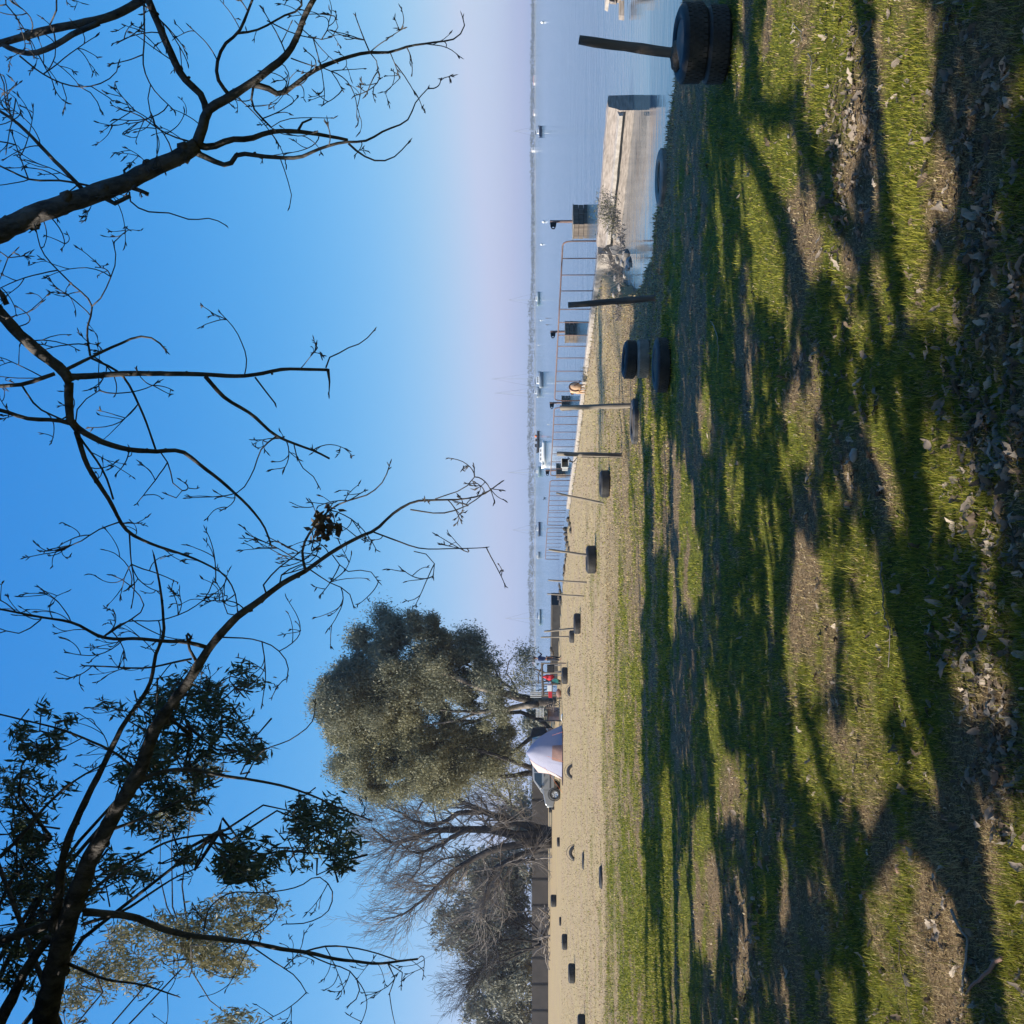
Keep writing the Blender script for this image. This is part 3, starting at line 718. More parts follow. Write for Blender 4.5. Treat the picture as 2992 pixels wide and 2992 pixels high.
post(1676, 1836, 1590, 1845, 6, 'thin leaning post with a white knot, right one of the tied pair', 'wood_grey')
post(1662, 1860, 1580, 1862, 4.5, 'thin upright post, left one of the tied pair', 'wood_grey')
post(1655, 1938, 1582, 1938, 4, 'thin dark post beside the standing person', 'wood')
post(1642, 2106, 1574, 2106, 4, 'thin dark post between the red cooler and the tent', 'wood')
# open metal box on the split post
p4l = Vector(p4.location); D4 = p4l[1]; s4 = D4/F
t = thing('metal_box', 'open cream metal junction box hanging on the split post with loose cable', 'box', (p4l[0], p4l[1]-.06, 0))
def L4(x, y): return np.array([(1326-y)*s4, 0, CAMZ-(x-HOR)*s4])
c = (L4(1650, 1345)); W_, H_ = 26*s4, 20*s4
me = MB(); me.box(c+[-.02, 0, 0], (W_, .012, H_)); me.build('back_plate', MT['concrete_pale'], t)
me = MB(); me.box(c+[-.02, -.05, H_/2], (W_+.01, .12, .012)); me.box(c+[-.02-W_/2, -.05, 0], (.012, .12, H_)); me.box(c+[-.02, -.05, -H_/2], (W_*.6, .12, .012)); me.box(c+[-.02-W_*.5-.03, -.05, 0], (.06, .10, H_*.8)); me.build('casing', MT['white'], t)
me = MB(); me.box(c+[.03, -.04, 0], (W_*.35, .05, H_*.7)); me.build('switch', MT['car_trim'], t)
a0 = L4(1660, 1332); me = MB(); me.tube([a0, a0+[-.03, -.03, -.03], a0+[-.07, -.03, -.05], a0+[-.08, -.03, -.11], a0+[-.03, -.02, -.14], a0+[.0, 0, -.16]], .008, 6)
me.tube([a0+[0, -.02, .01], a0+[-.06, -.04, -.02], a0+[-.10, -.03, -.08], a0+[-.05, -.02, -.12]], .008, 6); me.build('cable_loop', MT['concrete_pale'], t, True)

# ------------------------------------------------------------------ dog at the kerb
def dog():
    g = np.array([*kerb_at_y(1121)[0], .03]); g = np.array([g[0]-.35, g[1]-.6, 0.0])
    t = thing('dog', 'tan dog with a dark band over its back, hunched at the white kerb', 'dog', (g[0], g[1], 0), R(12))
    sc = 1.0
    me = MB()
    secs = []
    # trunk seen from behind: deep rounded rump upright, chest lower in front
    for u, cy, cz, rx, rz in [(0, -.20, .30, .03, .05), (.1, -.185, .31, .10, .15), (.3, -.12, .325, .145, .20), (.5, -.02, .335, .15, .205), (.7, .12, .32, .13, .175), (.85, .22, .31, .115, .15), (1, .32, .30, .08, .10)]:
        secs.append([(rx*math.cos(a), cy, cz+rz*math.sin(a)) for a in np.linspace(0, 2*math.pi, 14, endpoint=False)])
    me.loft(secs)
    for sx in (-1, 1):
        me.tube([(sx*.085, -.08, .30), (sx*.10, -.02, .22), (sx*.095, .06, .19), (sx*.09, -.03, .10), (sx*.09, -.04, .02), (sx*.09, .02, .008)], [.075, .07, .045, .026, .022, .02], 8)
        me.tube([(sx*.075, .24, .30), (sx*.08, .25, .20), (sx*.08, .235, .10), (sx*.08, .24, .02), (sx*.08, .28, .01)], [.05, .042, .026, .022, .02], 8)
    me.tube([(0, .30, .34), (.03, .42, .40), (.05, .50, .40)], [.085, .07, .065], 8)
    me.ball((.06, .54, .40), .075, 10, 7, (1, 1.1, .95)); me.tube([(.06, .58, .39), (.075, .68, .36)], [.045, .03], 8)
    body = me.build('body', MT['tan_fur'], t, True)
    sb = body.modifiers.new('sub', 'SUBSURF'); sb.levels = 1; sb.render_levels = 1
    me = MB()
    for sx in (-1, 1): me.tube([(.06+sx*.055, .52, .45), (.06+sx*.085, .52, .42), (.06+sx*.085, .53, .35)], [.012, .03, .012], 6)
    me.build('ear', MT['dark_fur'], t, True)
    me = MB(); me.tube([(0, -.19, .36), (.03, -.24, .30), (.10, -.25, .20), (.14, -.25, .17), (.17, -.25, .23)], [.022, .018, .014, .011, .006], 8); me.build('tail', MT['dark_fur'], t, True)
    # dark saddle band wrapped over the back
    me = MB(); secs = []
    for cy, rx, rz in [(-.15, .128, .178), (-.12, .147, .203), (-.09, .150, .207), (-.07, .149, .206)]:
        o_ = [(rx*1.015*math.cos(a), cy, .325+rz*1.015*math.sin(a)) for a in np.linspace(-.5, math.pi+.5, 16)]
        i_ = [(rx*.97*math.cos(a), cy, .325+rz*.97*math.sin(a)) for a in np.linspace(math.pi+.5, -.5, 16)]
        secs.append(o_+i_)
    me.loft(secs); me.build('dark_band', MT['dark_fur'], t, True)
    t.scale = (1.0, 1.0, 1.0)
dog()

# ------------------------------------------------------------------ people
def person(name, loc, rz, H, label, joints, cloth_top, cloth_leg, hair='hair', parts=None):
    """joints in metres for a 1.75 m figure, facing -Y"""
    t = thing(name, label, 'person', loc, rz); t.scale = (H/1.75,)*3
    def chain(me, pts, rad, n=10): me.tube(pts, rad, n)
    J = joints
    def skinned(name, chains, m, lvl=2):
        me = bpy.data.meshes.new(name); V = []; E = []; Rd = []; ix = {}
        for pts in chains:
            pr = None
            for key, p, r in pts:
                if key not in ix: ix[key] = len(V); V.append(p); Rd.append(r)
                if pr is not None: E.append((pr, ix[key]))
                pr = ix[key]
        me.from_pydata([tuple(v) for v in V], E, []); o = bpy.data.objects.new(name, me); COL.objects.link(o); o.parent = t
        sk = o.modifiers.new('skin', 'SKIN'); sk.use_smooth_shade = True
        for i, r in enumerate(Rd): me.skin_vertices[0].data[i].radius = (r, r*.8) if not isinstance(r, tuple) else r
        for i in range(len(Rd)): me.skin_vertices[0].data[i].use_root = (i == 0)
        o.modifiers.new('sub', 'SUBSURF').render_levels = lvl; me.materials.append(m); return o
    skinned('body', J['body'], MT['skin']); skinned('jacket', J['top'], MT[cloth_top]); skinned('trousers', J['leg'], MT[cloth_leg])
    hd = J['head']
    me = MB(); me.ball(hd+np.array([0, .012, .035]), .105, 12, 8, (.86, 1.0, .95)); o = me.build('hair', MT[hair], t, True)
    return t
def V3(*a): return np.array(a, float)
pel = V3(0, 0, .95)
stand = dict(
    head=V3(0.02, -.06, 1.62),
    body=[[('pel', pel, .10), ('che', V3(0, -.0, 1.30), .11), ('nec', V3(.0, -.03, 1.47), .05), ('hd0', V3(.01, -.05, 1.56), .065), ('hd1', V3(.02, -.06, 1.66), .085), ('hd2', V3(.02, -.05, 1.72), .05)],
          [('hd1', V3(.02, -.06, 1.66), .085), ('nose', V3(.03, -.15, 1.61), .02)],
          [('che', V3(0, 0, 1.3), .1), ('sl', V3(-.17, 0, 1.38), .05), ('el', V3(-.24, -.02, 1.12), .036), ('wl', V3(-.20, -.16, .93), .024), ('hl', V3(-.18, -.22, .87), .026), ('f1', V3(-.17, -.26, .82), .010)],
          [('hl', V3(-.18, -.22, .87), .026), ('th', V3(-.145, -.24, .88), .010)],
          [('che', V3(0, 0, 1.3), .1), ('sr', V3(.17, -.02, 1.38), .05), ('er', V3(.27, -.14, 1.20), .036), ('wr', V3(.24, -.30, 1.34), .024), ('hr', V3(.22, -.33, 1.42), .026), ('f2', V3(.21, -.34, 1.48), .010)],
          [('hr', V3(.22, -.33, 1.42), .026), ('t2', V3(.18, -.34, 1.43), .010)],
          [('pel', pel, .1), ('kl', V3(-.11, -.02, .5), .06), ('al', V3(-.12, .03, .1), .038), ('tl', V3(-.13, -.13, .035), .032)],
          [('pel', pel, .1), ('kr', V3(.11, -.06, .5), .06), ('ar', V3(.15, .0, .1), .038), ('tr', V3(.20, -.14, .035), .032)]],
    top=[[('w', V3(0, 0, .93), .155), ('c', V3(0, 0, 1.15), .17), ('c2', V3(0, -.01, 1.33), .165), ('n', V3(0, -.02, 1.44), .085)],
         [('c2', V3(0, -.01, 1.33), .16), ('sl', V3(-.19, 0, 1.38), .075), ('el', V3(-.25, -.02, 1.12), .058), ('wl', V3(-.205, -.14, .95), .044)],
         [('c2', V3(0, -.01, 1.33), .16), ('sr', V3(.19, -.02, 1.38), .075), ('er', V3(.28, -.14, 1.20), .058), ('wr', V3(.245, -.28, 1.32), .044)]],
    leg=[[('p', V3(0, 0, .95), .14), ('hl', V3(-.09, -.01, .85), .10), ('kl', V3(-.11, -.02, .5), .075), ('al', V3(-.12, .03, .10), .058)],
         [('p', V3(0, 0, .95), .14), ('hr', V3(.09, -.02, .85), .10), ('kr', V3(.11, -.06, .5), .075), ('ar', V3(.15, .0, .10), .058)]])
g = G(1640, 1925)
person('person', (g[0], g[1], float(hground(g[0], g[1]))), R(70), 1.68, 'person in dark blue jacket and dark trousers standing by the quay, one forearm raised', stand, 'jacket', 'jeans')

# ------------------------------------------------------------------ camp things near the quay
D0 = 61.0; s0 = D0/F
def at(x, y, D=D0): return P(x, y, D)
# timber swing frame
b0 = at(1650, 1985, 62)
t = thing('timber_frame', 'dark timber frame of posts and a long beam beside the standing person', 'frame', (b0[0], b0[1], 0))
def rel(x, y, D=62, dy=0): return P(x, y, D)-np.array([b0[0], b0[1], 0])+np.array([0, dy, 0])
me = MB(); me.tube([rel(1583, 1936), rel(1585, 1985), rel(1587, 2032)], .07, 6); me.build('beam', MT['wood'], t)
for y in (1966, 2000, 2030):
    me = MB(); me.tube([rel(1585, y), [rel(1640, y)[0], 0, 0]], .055, 6); me.build('post', MT['wood_grey'], t)
me = MB(); me.tube([rel(1563, 1955), rel(1590, 1964)], .05, 6); me.tube([rel(1590, 1936), rel(1574, 1968), rel(1572, 1998)], .035, 6); me.build('brace', MT['wood'], t)
# dark camp cupboard
b0 = at(1632, 1953, 61.5); t = thing('cupboard', 'dark square camp cupboard on pale legs between two posts', 'cupboard', (b0[0], b0[1], 0))
me = MB(); me.box((0, 0, .62), (.42, .35, .42)); me.build('cabinet', MT['black'], t, bevel=.01)
me = MB(); me.box((0, -.18, .62), (.36, .012, .36)); me.build('door', MT['car_trim'], t)
for sx in (-1, 1):
    me = MB(); me.box((sx*.19, 0, .20), (.04, .3, .41)); me.build('leg', MT['concrete_pale'], t)
# chair with a red jacket over it
b0 = at(1634, 1983, 60.5); t = thing('camp_chair', 'folding camp chair right of the white and red cooler, almost hidden by a red jacket', 'chair', (b0[0], b0[1], 0))
me = MB(); me.box((0, 0, .42), (.45, .42, .03)); me.build('seat', MT['car_trim'], t)
me = MB(); me.box((0, .2, .70), (.43, .03, .42)); me.build('backrest', MT['car_trim'], t)
for sx in (-1, 1):
    for sy in (-1, 1):
        me = MB(); me.tube([(sx*.20, sy*.2, .42), (sx*.22, -sy*.18, 0)], .012, 6); me.build('leg', MT['alu'], t)
def cloth(name, pts, D, th, m, label, cat, folds=.03):
    pp = np.array([P(x, y, D) for x, y in pts]); c = pp.mean(0); bm = bmesh.new()
    vs = [bm.verts.new(tuple(p-c)) for p in pp]; f = bm.faces.new(vs)
    ex = bmesh.ops.extrude_face_region(bm, geom=[f]); vv = [e for e in ex['geom'] if isinstance(e, bmesh.types.BMVert)]
    for v in vv: v.co.y += th
    bmesh.ops.triangulate(bm, faces=bm.faces); bmesh.ops.subdivide_edges(bm, edges=bm.edges, cuts=2, use_grid_fill=True)
    for v in bm.verts:
        v.co.y += folds*math.sin(v.co.x*34+v.co.z*9)*.8+folds*math.sin(v.co.z*21); 
    bmesh.ops.recalc_face_normals(bm, faces=bm.faces)
    me_ = bpy.data.meshes.new(name); bm.to_mesh(me_); bm.free(); me_.materials.append(m); o = bpy.data.objects.new(name, me_); COL.objects.link(o); o.location = c
    for p in me_.polygons: p.use_smooth = True
    return tag(o, label, cat)
cloth('jacket', [(1585, 1979), (1592, 1974), (1605, 1972), (1616, 1973), (1620, 1979), (1619, 1984), (1612, 1986), (1604, 1989), (1596, 1984)], 60.3, .22, MT['red'], 'crumpled red jacket hung over the camp chair', 'jacket')
cloth('bag', [(1612, 1988), (1618, 1984), (1628, 1985), (1632, 1990), (1632, 1998), (1624, 1996), (1615, 1993)], 60.0, .25, MT['teal'], 'bright turquoise plastic bag below the red jacket', 'bag', .02)
b0 = at(1612, 2018, 60); t = thing('cool_box', 'white and red cool box lying on the camp table', 'cool box', (b0[0], b0[1], 0))
zc = b0[2]+.12
me = MB(); me.box((.17, 0, zc), (.36, .34, .26)); me.build('body', MT['white'], t, bevel=.02)
me = MB(); me.box((-.20, 0, zc-.04), (.38, .33, .22)); me.build('lid', MT['red'], t, bevel=.02)
t = thing('camp_table', 'low dark camp table under the white and red cool box', 'table', (b0[0], b0[1], 0))
me = MB(); me.box((0, 0, zc-.16), (.95, .5, .035)); me.build('tabletop', MT['wood'], t)
for sx in (-1, 1):
    for sy in (-1, 1):
        me = MB(); me.tube([(sx*.42, sy*.2, zc-.17), (sx*.42, sy*.2, 0)], .02, 6); me.build('leg', MT['car_trim'], t)
for x, y, h, w_, lab in [(1606, 1992, .55, .28, 'black camp bag between the red jacket and the cool box'), (1632, 2026, .30, .5, 'pale pinkish sack under the camp table')]:
    b0 = at(1640, y, 61); me = MB(); me.ball((0, 0, h/2), h*.6, 10, 7, (w_/h, .7, .85), .1); o = me.build('bag', MT['black'] if 'black' in lab else MT['tent_tan'], None, True); o.location = (b0[0], b0[1], 0); tag(o, lab, 'bag')
# folding chairs by the trunk
def folding_chair(x, y, D, label, m='wood', rz=0):
    b0 = at(1640, y, D); t = thing('folding_chair', label, 'chair', (b0[0], b0[1], 0), rz, 'folding chairs by the big tree trunk')
    me = MB(); me.box((0, 0, .43), (.44, .42, .03)); me.build('seat', MT[m], t)
    me = MB()
    for k in range(3): me.box((0, .2+.02*k, .56+.12*k), (.44, .02, .08))
    me.build('backrest', MT[m], t)
    for sx in (-1, 1):
        me = MB(); me.tube([(sx*.21, -.2, .0), (sx*.21, .2, .9)], .016, 6); me.build('leg', MT['black'], t)
        me = MB(); me.tube([(sx*.19, .2, .0), (sx*.19, -.2, .43)], .016, 6); me.build('leg', MT['black'], t)
folding_chair(0, 2052, 62, 'dark folding chair turned sideways in front of the big trunk', rz=R(80))
folding_chair(0, 2068, 63, 'dark folding chair facing the lawn left of the big trunk', rz=R(-20))
b0 = at(1640, 2085, 66); t = thing('brick_grill', 'pinkish brick barbecue between the trunks, half in shade', 'barbecue', (b0[0], b0[1], 0), R(20))
me = MB(); me.box((-.35, 0, .35), (.25, .5, .7)); me.box((.1, .2, .35), (.65, .15, .7)); me.build('brickwork', mat('brick_pink', (.48, .33, .28), .9, noise=(7, (.32, .22, .19), .3)), t)
me = MB(); me.box((0, 0, .73), (1.0, .6, .05)); me.build('slab', MT['stone_dark'], t)
for y, lab in ((2028, 'thin leaning pole right of the big trunk'), (2098, 'thin pole standing left of the brick barbecue')):
    pass
rock(1645, 2098, 26, 7, MT['white'], 'white plastic sheet crumpled on the grass right of the tent', name='plastic_sheet')

# ------------------------------------------------------------------ tent
def tent():
    D = 60.0; s = D/F; g = G(1643.5, 2200); D = g[1]; s = D/F
    t = thing('dome_tent', 'lavender dome tent with a pale pink left flank and a tan lower panel', 'tent', (g[0], g[1], 0))
    def Q(x, y): return ((2200-y)*s, CAMZ-(x-HOR)*s)
    # outline in the picture plane: front skirt from right corner to left corner
    rc = Q(1643, 2120); lc = Q(1643, 2270); pk = Q(1536, 2191)
    nx_, nz_ = 34, 16
    prof_r = [Q(1645, 2118), Q(1620, 2129), Q(1594, 2142), Q(1570, 2159), Q(1551, 2178), Q(1541, 2196)]
    prof_l = [Q(1645, 2273), Q(1616, 2259), Q(1586, 2244), Q(1562, 2231), Q(1548, 2218), Q(1541, 2204)]
    def interp(pr, u):
        u = u*(len(pr)-1); i = min(int(u), len(pr)-2); f = u-i; return (pr[i][0]*(1-f)+pr[i+1][0]*f, pr[i][1]*(1-f)+pr[i+1][1]*f)
    depth = .75
    def pt(u, v, side):
        """u across 0..1 right->left, v up 0..1"""
        r = interp(prof_r, v); l_ = interp(prof_l, v); x = r[0]+(l_[0]-r[0])*u; z = r[1]+(l_[1]-r[1])*u
        z += .09*math.sin(math.pi*u)*v**3
        bulge = math.sin(math.pi*u)*(1-v)**.75*depth
        y = -bulge if side == 0 else bulge
        y += .012*math.sin(u*23+v*9)*(1-v)+.010*math.sin(u*11-v*17)
        return (x, y, max(z, .03))
    def sheet(side, u0, u1, v0, v1, name, m, off=0, nu=24, nv=14):
        me = MB(); V = []
        for k in (0, 1):
            for i in range(nu+1):
                for j in range(nv+1):
                    p = pt(u0+(u1-u0)*i/nu, v0+(v1-v0)*j/nv, side); V.append((p[0], p[1]-off+k*.02*(1 if side == 0 else -1), p[2]))
        f = []; w_ = nv+1; nn = (nu+1)*w_
        for i in range(nu):
            for j in range(nv):
                q = (i*w_+j, (i+1)*w_+j, (i+1)*w_+j+1, i*w_+j+1); f.append(q); f.append(tuple(reversed([a+nn for a in q])))
        me.add(V, f); return me.build(name, m, t, True, fixn=False)
    sheet(0, 0, 1.0, .02, 1, 'flysheet', MT['tent'])
    sheet(1, 0, 1, .02, 1, 'flysheet', MT['tent'])
    sheet(0, .33, .66, .02, .24, 'lower_panel', MT['tent_tan'], off=.02)
    me = MB(); me.box((-.02, -.25, .02), (2.95, 2.2, .04)); me.build('groundsheet', MT['tent_dark'], t)
    # pink left flank of the tent
    def q3(x, y, d): q = Q(x, y); return (q[0], d, q[1])
    me = MB(); me.add([q3(1542, 2206, .05), q3(1556, 2242, .45), q3(1573, 2268, .8), q3(1606, 2269, .6), q3(1646, 2279, .0)], [(0, 1, 4), (1, 2, 3), (1, 3, 4)]); o = me.build('side_flap', MT['tent_pink'], t)
    sl = o.modifiers.new('t', 'SOLIDIFY'); sl.thickness = .015
    # dark vent behind on the right
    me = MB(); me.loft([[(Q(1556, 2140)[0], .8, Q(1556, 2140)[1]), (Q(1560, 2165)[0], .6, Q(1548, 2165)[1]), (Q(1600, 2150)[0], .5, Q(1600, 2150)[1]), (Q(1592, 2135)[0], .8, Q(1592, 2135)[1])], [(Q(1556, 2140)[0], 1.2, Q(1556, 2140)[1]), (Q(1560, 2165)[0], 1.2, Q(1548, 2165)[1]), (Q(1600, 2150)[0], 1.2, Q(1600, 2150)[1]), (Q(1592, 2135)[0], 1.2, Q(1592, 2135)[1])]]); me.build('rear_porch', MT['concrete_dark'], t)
    me = MB()
    for p0, p1 in (((Q(1590, 2235)[0], -.5, Q(1590, 2235)[1]), (Q(1640, 2300)[0], -1.2, .02)), ((0.1, -1.2, .9), (.0, -2.0, .0)), ((1.1, -.5, .6), (1.5, -1.4, .02))): me.tube([p0, p1], .006, 4)
    me.build('guy_line', MT['orange'], t)
    return t
tent()

# ------------------------------------------------------------------ car
def car():
    g = G(1637.5, 2322); D = g[1]+.15; s = D/F
    x0 = -2.35
    t = thing('parked_car', 'silver estate off-roader parked behind the tent, nose to the left', 'car', (g[0]+.0, D+.9, 0), R(-3))
    W = .88
    # side outline (x forward = left in view => negative x), z
    def ring(outline, yy, sc=1.0): return [(x, yy, z) for x, z in outline]
    low = [(-.86, .42), (-.84, .62), (-.78, .82), (-.66, .93), (-.05, 1.06), (.10, 1.08), (3.55, 1.10), (3.66, 1.04), (3.70, .60), (3.62, .38), (.50, .34), (-.6, .34)]
    me = MB(); secs = []
    for yy, k in ((-W, .93), (-W+.05, .99), (-W*.5, 1.0), (W*.5, 1.0), (W-.05, .99), (W, .93)):
        cx, cz = 1.4, .7
        secs.append([(cx+(x-cx)*k, yy, cz+(z-cz)*k) for x, z in low])
    me.loft(secs); b = me.build('body', MT['car'], t, True); bv = b.modifiers.new('b', 'BEVEL'); bv.width = .03; bv.segments = 2
    b.modifiers.new('wn', 'WEIGHTED_NORMAL')
    cab = [(-.02, 1.06), (.72, 1.60), (.85, 1.66), (1.0, 1.70), (3.2, 1.74), (3.42, 1.70), (3.56, 1.08)]
    me = MB(); secs = []
    for yy, k in ((-W+.04, 0), (-W+.14, 1), (W-.14, 1), (W-.04, 0)):
        if k == 0: secs.append([(x, yy, z) for x, z in [(.0, 1.06), (.03, 1.08), (.05, 1.09), (.5, 1.09), (3.0, 1.09), (3.4, 1.09), (3.54, 1.07)]])
        else: secs.append([(x, yy, z) for x, z in cab])
    me.loft(secs); c = me.build('cabin', MT['car'], t, True); c.modifiers.new('b', 'BEVEL').width = .015
    # side glass panes, set 3 mm proud of the sloping side
    def pane(pts, name='window', m='darkglass'):
        for sg in (-1,):
            me = MB(); V = []
            for x, z in pts:
                u = (z-1.09)/(1.70-1.09); yy = -(W-.04)+.10*min(max(u, 0), 1)-.012; V.append((x, yy, z))
            V += [(x, y+.01, z) for x, y, z in V]; n_ = len(pts)
            me.add(V, [tuple(range(n_)), tuple(range(2*n_-1, n_-1, -1))]+[(i, i+n_, (i+1) % n_+n_, (i+1) % n_) for i in range(n_)]); me.build(name, MT[m], t)
    pane([(.30, 1.14), (.86, 1.58), (1.30, 1.60), (1.30, 1.14)]); pane([(1.38, 1.14), (1.38, 1.60), (2.35, 1.62), (2.35, 1.14)]); pane([(2.45, 1.14), (2.45, 1.62), (3.2, 1.62), (3.36, 1.14)])
    me = MB(); me.add([(.06, -.74, 1.115), (.06, .74, 1.115), (.70, .66, 1.60), (.70, -.66, 1.60)], [(0, 1, 2, 3)]); o = me.build('windscreen', MT['darkglass'], t); o.location = (-.02, 0, .012); o.modifiers.new('s', 'SOLIDIFY').thickness = .01
    for sy in (-1, 1):
        me = MB(); me.box((-.80, sy*.62, .74), (.10, .34, .15)); me.build('headlight', MT['white'], t, bevel=.03)
        me = MB(); me.tube([(1.0, sy*.66, 1.72), (1.05, sy*.66, 1.78), (3.1, sy*.66, 1.81), (3.15, sy*.66, 1.75)], .018, 6); me.build('roof_rail', MT['car_trim'], t)
        for xx in (0.0, 2.75):
            w_ = thing('wheel', None, None, (xx, sy*.80, .35)); w_.parent = t
            me = MB(); me.lathe([(.20, -.10), (.33, -.11), (.35, -.07), (.35, .07), (.33, .11), (.20, .10)], (0, 0, 0), 28, rot=Matrix.Rotation(R(90), 3, 'X')); me.build('tyre', MT['rubber'], w_, True)
            me = MB(); me.lathe([(.0, .03), (.06, .05), (.07, .02), (.20, .06), (.215, .085), (.215, -.08), (0, -.05)], (0, 0, 0), 24, rot=Matrix.Rotation(R(90) if sy < 0 else R(-90), 3, 'X'))
            for k in range(5):
                a = 2*math.pi*k/5; me.box((.13*math.cos(a), sy*.07, .13*math.sin(a)), (.15, .03, .045), 0, 1, 0, -a)
            me.build('rim', MT['alu'], w_)
            me = MB(); me.lathe([(.37, -.02), (.41, -.03), (.41, .03), (.37, .02)], (0, 0, 0), 28, rot=Matrix.Rotation(R(90), 3, 'X')); o = me.build('wheel_arch', MT['car_trim'], t, True); o.location = (xx, sy*(W+.0), .36)
    me = MB(); me.box((-.90, 0, .46), (.14, 1.70, .20)); me.build('bumper', MT['car_trim'], t, bevel=.03)
    me = MB(); me.box((1.4, -W-.012, .62), (2.0, .02, .07)); me.build('side_moulding', MT['car_trim'], t)
    for x in (1.20, 2.20):
        me = MB(); me.box((x, -W-.015, .98), (.14, .03, .035)); me.build('door_handle', MT['car_trim'], t)
    for x in (.28, 1.34, 2.40):
        me = MB(); me.box((x, -W-.002, .74), (.012, .006, .62)); me.build('door_gap', MT['black'], t)
    me = MB(); me.box((.45, -W-.10, 1.16), (.12, .20, .14)); me.build('mirror', MT['car'], t, bevel=.03)
car()

# ------------------------------------------------------------------ boats, buoys and birds on the river
def wl(x): return (CAMZ-WATER_Z)/((x-HOR)/F)
def hull(me, L, B, H, bow=-1, sheer=.15):
    secs = []
    for u in np.linspace(0, 1, 11):
        wd = B/2*(math.sin(math.pi*min(u*.62+.19, 1))**.6 if u > .02 else .55)*(1 if u < .55 else max(.02, 1-((u-.55)/.45)**2.2))
        if u < .3: wd = B/2*(.78+.22*u/.3)
        x = bow*(u-.5)*L; top = H*(1+sheer*(2*u-1)**2*2*(u > .4))
        rake = bow*L*.05*(u > .9)*(u-.9)*10
        secs.append([(x+rake, -wd, top), (x+rake*.8, -wd*.96, top*.5), (x, -wd*.55, -.12*H), (x, 0, -.3*H), (x, wd*.55, -.12*H), (x+rake*.8, wd*.96, top*.5), (x+rake, wd, top)])
    me.loft(secs)
def boat(xw, y0, y1, top_hull, label, hullm='white', cabm='white', mast=None, bow=-1, group='boats moored on the river', kind='sailing_boat', cabin=(.0, .35), boom=True, cat='sailing boat', stripe=None):
    D = wl(xw); s = D/F; L = (y1-y0)*s; p = P(xw, (y0+y1)/2, D); H = (xw-top_hull)*s*.55
    t = thing(kind, label, cat, (p[0], p[1], WATER_Z), RNG.uniform(-.15, .15), group)
    me = MB(); hull(me, L, L*.3, H, bow); me.build('hull', MT[hullm], t, True)
    me = MB(); me.box((bow*L*.02, 0, H*1.0), (L*.86, L*.24, H*.10)); me.build('deck', MT['white'], t)
    me = MB(); cx = bow*L*cabin[0]; cl = L*cabin[1]; me.box((cx, 0, H*1.4), (cl, L*.18, H*.8), 0, .82); me.build('cabin', MT[cabm], t, bevel=.03)
    for k in (-1, 0, 1):
        me = MB(); me.box((cx+k*cl*.25, -L*.088, H*1.45), (cl*.14, .02, H*.22)); me.build('window', MT['darkglass'], t)
    if mast:
        mh = (xw-mast)*s; mx = bow*L*.08
        me = MB(); me.tube([(mx, 0, H), (mx, 0, mh)], [.75*s, .5*s], 6); me.build('mast', MT['alu'], t)
        if boom:
            me = MB(); me.tube([(mx, 0, H*2.2), (mx-bow*L*.36, 0, H*2.1)], .9*s, 6); me.build('boom', MT[boom] if isinstance(boom, str) else MT['navy'], t)
        me = MB()
        for e in ((bow*L*.5, 0, H*1.2), (-bow*L*.48, 0, H)): me.tube([(mx, 0, mh*.97), e], .16*s, 3)
        me.build('stay', MT['car_trim'], t)
    return t
boat(1583, 368, 402, 1568, 'small sailing boat with a navy hull, farthest right on the river', 'navy', mast=1500, bow=1)
boat(1577, 853, 893, 1565, 'grey sailing boat with a thin mast, above the lone leaning post', 'hullteal', mast=1484, bow=-1)
boat(1587, 1087, 1134, 1567, 'larger grey-hulled sailing boat of the close pair', 'hullgrey', mast=1436, bow=1, cabin=(0, .5))
boat(1579, 1131, 1161, 1562, 'smaller white sailing boat tucked behind the larger one of the pair', 'hullgrey', mast=1444, bow=-1)
boat(1581, 1363, 1393, 1566, 'sailing boat close left of the white motor cruiser', 'hullteal', mast=1484, bow=-1)
boat(1579, 1525, 1566, 1568, 'black-hulled sailing boat with a tall mast', 'navy', mast=1497, bow=-1, cabin=(0, .3))
boat(1581, 1780, 1826, 1572, 'slim dark green sailing boat nearest the evergreen tree', 'hullteal', mast=1476, bow=-1, cabin=(0, .25))
boat(1578, 1612, 1633, 1566, 'short white and blue motor boat between two sailing boats', 'hullgrey', bow=-1, kind='motor_boat', cabin=(.18, .45), cat='motor boat')
c = boat(1595, 1288, 1366, 1576, 'large white motor cruiser with three dark portholes', 'white', bow=-1, kind='motor_cruiser', cabin=(.02, .62), cat='motor boat')
D = wl(1576); s = D/F; p = P(1576, 1290, D)
t = thing('work_boat', 'dark low work boat with an orange bundle, behind the white cruiser', 'motor boat', (p[0], p[1], WATER_Z), 0, 'boats moored on the river')
me = MB(); hull(me, 62*s, 14*s, 7*s, -1); me.build('hull', MT['black'], t, True)
me = MB(); me.ball((16*s, 0, 10*s), 4*s, 8, 6); me.build('bundle', MT['orange'], t, True)
me = MB(); me.box((4*s, 0, 9.5*s), (8*s, 6*s, 5*s), 0, .8); me.box((-12*s, 0, 10.5*s), (10*s, 6*s, 6*s), 0, .8); me.build('cabin', MT['concrete_dark'], t)
me = MB()
for k in range(5): me.tube([((24-k*3.4)*s, 0, 7*s), ((24-k*3.4)*s, 0, 15*s)], .05, 4)
me.tube([(24*s, 0, 15*s), (10.4*s, 0, 15*s)], .05, 4); me.build('guard_rail', MT['alu'], t)
